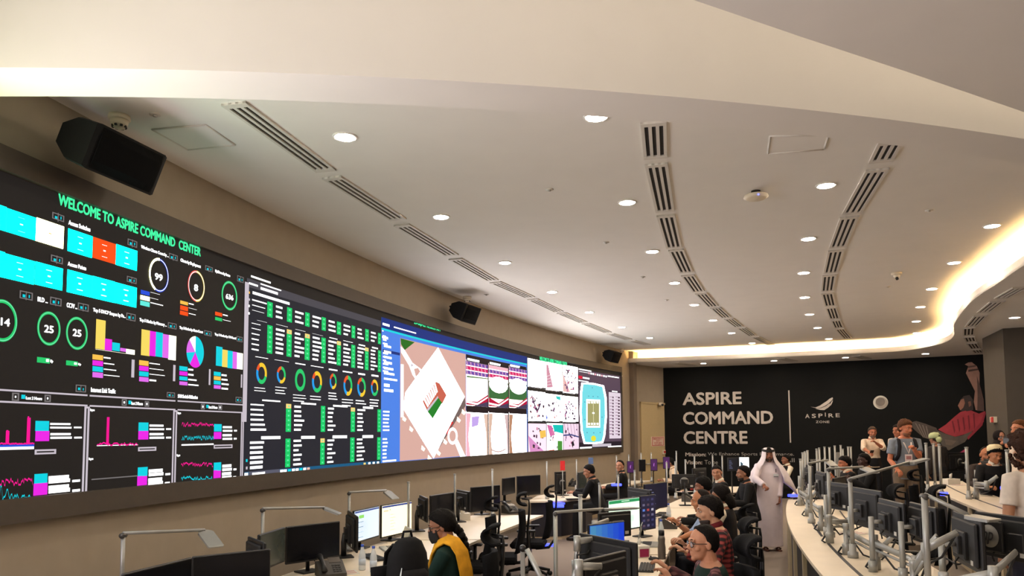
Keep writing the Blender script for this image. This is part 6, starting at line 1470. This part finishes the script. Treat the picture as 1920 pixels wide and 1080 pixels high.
PB_ = person('bald man in light blue shirt typing in the middle row', hp_(1314, 939, 8.5), 0, math.radians(84), True, 14, 0, -14, 0, (186, 124, 88), 'bald', (40, 32, 28), 'shirt', (158, 178, 214), bot=(24, 26, 34), sleeve='rolled', hl=hp_(1272, 1012, 8.0), hr=hp_(1270, 981, 8.7), watch=(1, (70, 48, 36)), collar=(158, 178, 214), vox=.008)
PO = person('operator with dark bob hair and white collar seen from behind in the middle row', hp_(1350, 930, 9.0), 0, math.radians(58), True, 6, 0, -8, 0, (150, 104, 80), 'long', (24, 18, 17), 'vest', (26, 26, 30), smat=cloth('whitesl', (236, 226, 204), .05), bot=(22, 22, 26), collar=(240, 230, 210), female=True)
PP = person('man with dark hair and moustache in red plaid shirt in the middle row', hp_(1329, 959, 6.5), 0, math.radians(86), True, 8, 0, -8, 0, (188, 142, 114), 'full', (20, 16, 15), 'shirt', tmat=plaid('plaid_red', (24, 20, 22), (96, 22, 28), (150, 60, 58)), bot=(24, 24, 30), beard=(44, 32, 28), vox=.007, hl=hp_(1285, 1035, 6.2), hr=hp_(1284, 1022, 6.7), collar=(96, 26, 32))
PG = person('man with black glasses in dark green top with plaid sleeves at the bottom', hp_(1317, 1019, 5.35), 0, math.radians(93), True, 8, 4, -4, 0, (186, 132, 104), 'receding', (24, 20, 19), 'vest', (24, 44, 38), smat=plaid('plaid_maroon', (40, 24, 30), (84, 36, 46), (120, 82, 84)), bot=(22, 24, 30), glasses=True, vox=.0055, hl=hp_(1258, 1086, 5.45), hr=hp_(1252, 1066, 5.85), watch=(-1, (150, 150, 150)), cl=.45, crr=.4)
person('man in dark clothes in profile left of the man in white robe', hp_(1393, 888, 12.2), 0, math.radians(88), True, 8, 0, -6, 0, (150, 104, 80), 'short', (20, 16, 15), 'suit', (20, 20, 22), bot=(20, 20, 22), beard=(34, 27, 25), collar=(36, 36, 38))
person('man in black vest and white sleeves behind the man in white robe', hp_(1473, 862, 19.0), 0, math.radians(96), True, 2, 0, -4, 0, (140, 92, 70), 'short', (18, 15, 14), 'vest', (18, 18, 20), smat=cloth('whitesl', (236, 226, 204), .05), bot=(20, 20, 22), collar=(236, 226, 204))
person('seated operator in dark suit with white collar facing left on the right counter', hp_(1583, 869, 13.6), .15, math.radians(88), True, 10, 0, -8, 0, (170, 104, 74), 'full', (18, 14, 13), 'suit', (24, 23, 26), bot=(20, 20, 22), collar=(230, 214, 190), front=(230, 214, 190), hl=hp_(1560, 898, 13.5), hr=hp_(1562, 894, 13.9))
person('seated operator with very dark skin in dark suit on the right counter', hp_(1619, 864, 13.0), .15, math.radians(92), True, 6, 0, -4, 0, (62, 42, 36), 'short', (14, 12, 12), 'suit', (18, 18, 20), bot=(18, 18, 20), collar=(150, 120, 96), hl=hp_(1596, 900, 12.9), hr=hp_(1598, 897, 13.3))
def phone_r(I):
    pass
def hold_phone(lb, sidx):
    def f(I):
        a, e, wv = I['A'][sidx]; d = (wv - e).normalized(); p = Vector(I['t'].location) + RZ(I['t'].rotation_euler.z) @ ((wv + d * .10 + Vector((0, 0, .03))) * I['scl'])
        o = MB().box((0, 0, 0), (.075, .012, .15), M('phone_black', (14, 14, 16), .3), bev=.004); t = thing('mobile_phone', lb, 'phone', p, I['t'].rotation_euler.z); t.rotation_euler = (-.9 if 'chest' in lb else 0, 0, I['t'].rotation_euler.z)
        if 'chest' not in lb: t.rotation_euler = (0, math.pi / 2, I['t'].rotation_euler.z)
        b = o.build('case', t); MB().box((0, -.007, 0), (.066, .002, .135), scr('off')).build('screen', t)
    return f
person('standing visitor with grey beard and white shirt, one hand raised to chin', hp_(1636, 811, 17.3), .3, math.radians(172), False, 2, -4, -8, 0, (178, 112, 84), 'short', (86, 70, 60), 'shirt', (226, 204, 180), bot=(28, 28, 32), beard=(110, 90, 78), sleeve='rolled', hr=hp_(1630, 848, 16.9), hl=hp_(1642, 830, 17.0), pl=(-.7, .1, -.8), pr=(.8, -.2, -.4), collar=(226, 204, 180), extra=hold_phone('dark phone held at the chest of the bearded visitor', 1))
person('visitor in white polo shirt behind the one with the backpack', hp_(1683, 808, 15.5), .3, math.radians(120), False, 2, 0, -6, 0, (160, 100, 74), 'short', (34, 26, 22), 'tee', (232, 208, 184), bot=(30, 30, 36), sleeve='short', collar=(232, 208, 184), hr=hp_(1671, 843, 15.2), hl=hp_(1676, 845, 15.1))
def pack(I):
    S_, X, Fw, U, t = I['S'], I['X'], I['Fw'], I['U'], I['t']; m = cloth('pack', (24, 24, 30), .1); mw = cloth('lanyard', (222, 214, 212), .05)
    for s in (-1, 1):
        mb = MB(); mb.tube([S_(.5, -.13) + X * (s * .12), S_(.85, -.12) + X * (s * .11), S_(.96, -.03) + X * (s * .105), S_(.92, .075) + X * (s * .11), S_(.75, .132) + X * (s * .118), S_(.5, .13) + X * (s * .135), S_(.35, .06) + X * (s * .16)], .026, m, 8, flat=(.45, 1.0), up=(0, 1, 0)); mb.build('backpack_strap', t)
    mb = MB(); loft(mb, [(S_(f, -.2), a, b, X, Fw) for f, a, b in ((.15, .12, .06), (.25, .15, .085), (.7, .15, .08), (.9, .12, .05))], m); mb.build('backpack', t)
    mb = MB(); mb.tube([S_(1.0, -.05) + X * .06, S_(.97, .03) + X * .07, S_(.8, .128) + X * .045, S_(.55, .143), S_(.8, .128) - X * .045, S_(.97, .03) - X * .07, S_(1.0, -.05) - X * .06], .008, mw, 6, flat=(.5, 1.4)); mb.build('lanyard', t)
    c = S_(.40, .142); mb = MB(); mb.box(c, (.10, .008, .14), cloth('badge', (226, 214, 214), .04)); mb.box(c + Vector((0, .006, .02)), (.07, .003, .05), M('badge_print', (170, 120, 124), .6)); mb.build('badge', t)
person('brown haired visitor in grey t-shirt with lanyard badge and backpack straps', hp_(1698, 803, 12.4), .3, math.radians(170), False, 3, 28, -12, 0, (190, 118, 86), 'full', (104, 66, 42), 'tee', (122, 130, 142), bot=(120, 104, 88), beard=(120, 76, 50), sleeve='short', hr=hp_(1683, 880, 12.25), hl=hp_(1713, 842, 12.1), pl=(-.35, -.2, -.9), pr=(.3, -.9, 0), extra=pack)
def cap_green(I):
    m = cloth('pale_green', (176, 184, 140), .1); h = I['h']; mb = MB(); mb.lathe([(.105, 0), (.112, .03), (.104, .08), (.075, .115), (.0, .13)], m, 24, h(0, -.012, .01), I['Hm'])
    mb.tube([h(0, -.07, .0), h(0, -.11, -.03), h(0, -.1, -.08)], [.07, .06, .04], m, 12); mb.build('cap', I['t'])
person('visitor in pale green cap seen from behind the three poles', hp_(1752, 823, 14.8), .3, math.radians(20), False, 2, 0, -6, 0, (150, 104, 80), 'short', (60, 50, 40), 'jacket', (44, 40, 40), bot=(30, 30, 34), extra=cap_green)
person('woman with glasses and dark headscarf standing by the column', hp_(1875, 820, 14.2), .3, math.radians(178), False, 2, 0, -4, 0, (176, 120, 94), 'hijab', (34, 26, 24), 'shirt', (36, 32, 34), glasses=True, bot=(30, 30, 34), female=True)
person('visitor in white shirt at the right edge facing left and holding up a phone', hp_(1911, 806, 10.4), .3, math.radians(100), False, 2, 0, -2, 0, (192, 128, 96), 'short', (120, 76, 44), 'shirt', (226, 206, 184), bot=(30, 32, 40), hl=hp_(1896, 832, 9.9), hr=hp_(1899, 834, 10.4), collar=(226, 206, 184), extra=hold_phone('black phone held up by the visitor at the right edge', -1))
def kufi(I):
    m = cloth('kufi', (238, 222, 180), .06); h = I['h']; R = I['Hm'] @ RX(math.radians(24)); mb = MB(); mb.lathe([(.098, -.01), (.102, .02), (.096, .062), (.06, .088), (0, .094)], m, 26, h(0, -.03, .062), R); mb.build('cap', I['t'])
person('seated man with white round cap and black fringe looking down on the right', hp_(1866, 853, 11.2), .3, math.radians(168), True, 10, 10, -20, 0, (182, 124, 90), 'full', (18, 15, 14), 'suit', (22, 22, 26), collar=(232, 220, 204), front=(232, 220, 204), bot=(22, 22, 26), extra=kufi)
person('balding man half hidden behind the wide monitor left of the white cap', hp_(1849, 853, 11.9), .3, math.radians(165), True, 6, 0, -10, 0, (184, 122, 88), 'bald', (50, 40, 34), 'shirt', (60, 52, 50), bot=(22, 22, 26))
person('person with curly brown hair and white t-shirt at the right edge from behind', hp_(1927, 846, 5.9), .15, math.radians(4), False, 2, 12, 0, 0, (180, 130, 100), 'curly', (70, 46, 34), 'tee', (216, 204, 192), bot=(40, 40, 50), sleeve='short', vox=.009)
seat_chair(PW, 'black office chair the woman in yellow scarf sits on'); seat_chair(PP, 'black office chair of the man in the red plaid shirt', -.07); seat_chair(PG, 'black office chair of the glasses man at the bottom', -.07)
# --- man in the white robe
def robe(I):
    t, S_, X, Fw, U, h, A = I['t'], I['S'], I['X'], I['Fw'], I['U'], I['h'], I['A']
    m = cloth('robe_white', (226, 214, 222), .03, .8); mg = cloth('headcloth_white', (230, 218, 222), .03, .8); mb = MB(); hip = I['hip']
    n = 40; rows = []
    for z, a, b, y in ((1.505, .062, .06, .0), (1.47, .11, .078, 0), (1.42, .185, .105, 0), (1.30, .198, .132, .006), (1.12, .19, .136, .012), (.95, .205, .145, .012), (.75, .212, .150, .012), (.55, .215, .155, .02), (.35, .20, .155, .03), (.16, .185, .15, .05), (.075, .18, .15, .06)):
        r = []
        for j in range(n):
            th = 2 * math.pi * j / n; k = max(0, (1.15 - z)) * .02; f = 1 + k * 2.2 * math.sin(5 * th + z * 3) + k * math.sin(9 * th - z * 5)
            r.append(Vector((a * f * math.cos(th), y + b * f * math.sin(th), z)))
        rows.append(r)
    mb.sweep(rows, m, smooth=True)
    for s in (-1, 1):
        a, e, w = A[s]; mb.tube([a - X * (s * .06), a, a.lerp(e, .5), e, e.lerp(w, .4), e.lerp(w, .94)], [.065, .07, .064, .06, .056, .05], m, 16)
    remeshed(mb, 'robe', .011, 2, t, [m])
    mb = MB(); mb.tube([S_(.985, 0) + X * (.068 * math.sin(a)) + Fw * (-.068 * math.cos(a) + .006) + U * .03 for a in [-2.8 + 5.6 * k / 14 for k in range(15)]], .014, m, 8, flat=(1.6, .6)); mb.build('collar', t)
    # head cloth: draped over the crown, open at the face, falling to both sides and the back
    rows = []; ths = [-2.62 + 5.24 * j / 40 for j in range(41)]       # angle from the back
    L = [(.128, .02, .02), (.118, .07, .085), (.085, .098, .118), (.03, .108, .128), (-.03, .118, .132), (-.09, .145, .135), (-.15, .19, .14), (-.22, .25, .15), (-.32, .31, .17), (-.44, .37, .185), (-.56, .42, .19), (-.68, .45, .19)]
    for i, (z, a, b) in enumerate(L):
        r = []
        for th in ths:
            k = abs(th) / 2.62; f = 1 + .02 * math.sin(th * 9 + i * .4) * (i / 10)
            zz = z
            if i >= 7: zz = z + .30 * (1 - abs(math.sin(th))**2) * ((i - 6) / 5)
            op = 1.0
            if i in (2, 3, 4, 5) : op = 1.0
            x_ = a * math.sin(th) * f; y_ = -.015 - b * math.cos(th) * f
            if i >= 5: y_ = min(y_, .075 + .01 * i); 
            r.append(h(x_, y_, zz))
        rows.append(r)
    g = MB(); rows2 = [[p + (h(0, 0, 0) - p).normalized() * .006 for p in r] for r in rows]
    nn = len(rows[0]); full = [r + q[::-1] for r, q in zip(rows, rows2)]
    g.sweep(full, mg, smooth=True); g.build('headcloth', t)
    c = MB(); mk = M('cord_black', (14, 13, 14), .7, 0, .2, 120)
    for dz in (0, .02): c.tube([h(.094 * math.sin(a), -.012 + .116 * math.cos(a), .072 + dz - .012 * math.cos(a)) for a in [2 * math.pi * k / 28 for k in range(29)]], .0115, mk, 8, cap=False)
    c.build('head_cord', t)
    b = S_(.70, .135) - X * .085; mb = MB(); mb.box(b + Vector((0, .012, -.05)), (.085, .008, .055), cloth('badge2', (196, 200, 206), .05)); mb.box(b + Vector((0, .012, .03)), (.012, .006, .06), M('badge_clip', (60, 58, 66), .5)); mb.box(b + Vector((0, .018, -.068)), (.07, .003, .012), M('badge_line', (80, 76, 88), .5)); mb.build('badge', t)
    ms = M('sandal_brown', (96, 52, 38), .5)
    for s in (-1, 1):
        an = I['Lg'][s][2] + Vector((0, .05, 0)); mb = MB(); mb.tube([an + Vector((0, -.07, -.075)), an + Vector((0, .05, -.075)), an + Vector((0, .17, -.075))], [.035, .04, .035], ms, 10, flat=(.35, 1)); mb.tube([an + Vector((-.04, .06, -.06)), an + Vector((0, .07, -.025)), an + Vector((.04, .06, -.06))], .016, ms, 8); mb.build('sandal', t)
person('walking man in long white robe, white headcloth and black head cord', hp_(1441, 853, 12.9), 0, math.radians(176), False, 1, -6, -2, 0, (150, 98, 76), 'short', (22, 18, 16), 'none', bot=(214, 204, 212), beard=(40, 30, 28), hr=hp_(1433, 911, 12.55), hl=hp_(1462, 940, 12.8), pr=(.9, -.3, -.3), vox=.008, extra=robe, feet=False, crr=1.1)
# --- backpack hung on a chair beside the woman
p = hp_(764, 1040, 5.6); c_ = dup(CH, (p.x - .36, p.y + .16, 0), math.radians(62), 'low black office chair carrying the black backpack at the left desk')
for k in [k for k in c_.children if k.name.startswith('headrest')]: bpy.data.objects.remove(k)
t = thing('backpack', 'black backpack with white strip left of the woman in yellow scarf', 'bag', (p.x, p.y - .02, .76), math.radians(36))
m_bag = cloth('bag_black', (17, 17, 19), .2)
mb = MB(); X_, Y_ = Vector((1, 0, 0)), Vector((0, 1, 0)); loft(mb, [(Vector((0, y, z)), a, b, X_, Y_) for z, a, b, y in ((0, .13, .09, 0), (.06, .16, .12, 0), (.22, .165, .125, 0), (.38, .145, .1, -.01), (.47, .10, .07, -.02), (.50, .05, .03, -.03))], m_bag); mb.build('body', t)
mb = MB(); loft(mb, [(Vector((0, -.10, z)), a, b, X_, Y_) for z, a, b in ((.04, .10, .04), (.08, .125, .06), (.24, .12, .055), (.28, .09, .03))], m_bag); mb.build('pocket', t)
mb = MB(); mb.tube([(-.1, -.108, .30), (-.118, -.11, .2), (-.13, -.1, .13)], [.004, .016, .006], M('strip_white', (206, 214, 218), .5), 6, flat=(1, .4)); mb.build('reflective_strip', t)
mb = MB(); mb.tube([(-.04, 0, .49), (-.03, 0, .54), (.03, 0, .54), (.04, 0, .49)], .01, m_bag, 8); mb.build('handle', t)
for s in (-1, 1): mb = MB(); mb.tube([(s * .08, .06, .44), (s * .1, .13, .38), (s * .11, .15, .2), (s * .1, .11, .06)], .02, m_bag, 8, flat=(.5, 1.3)); mb.build('strap', t)
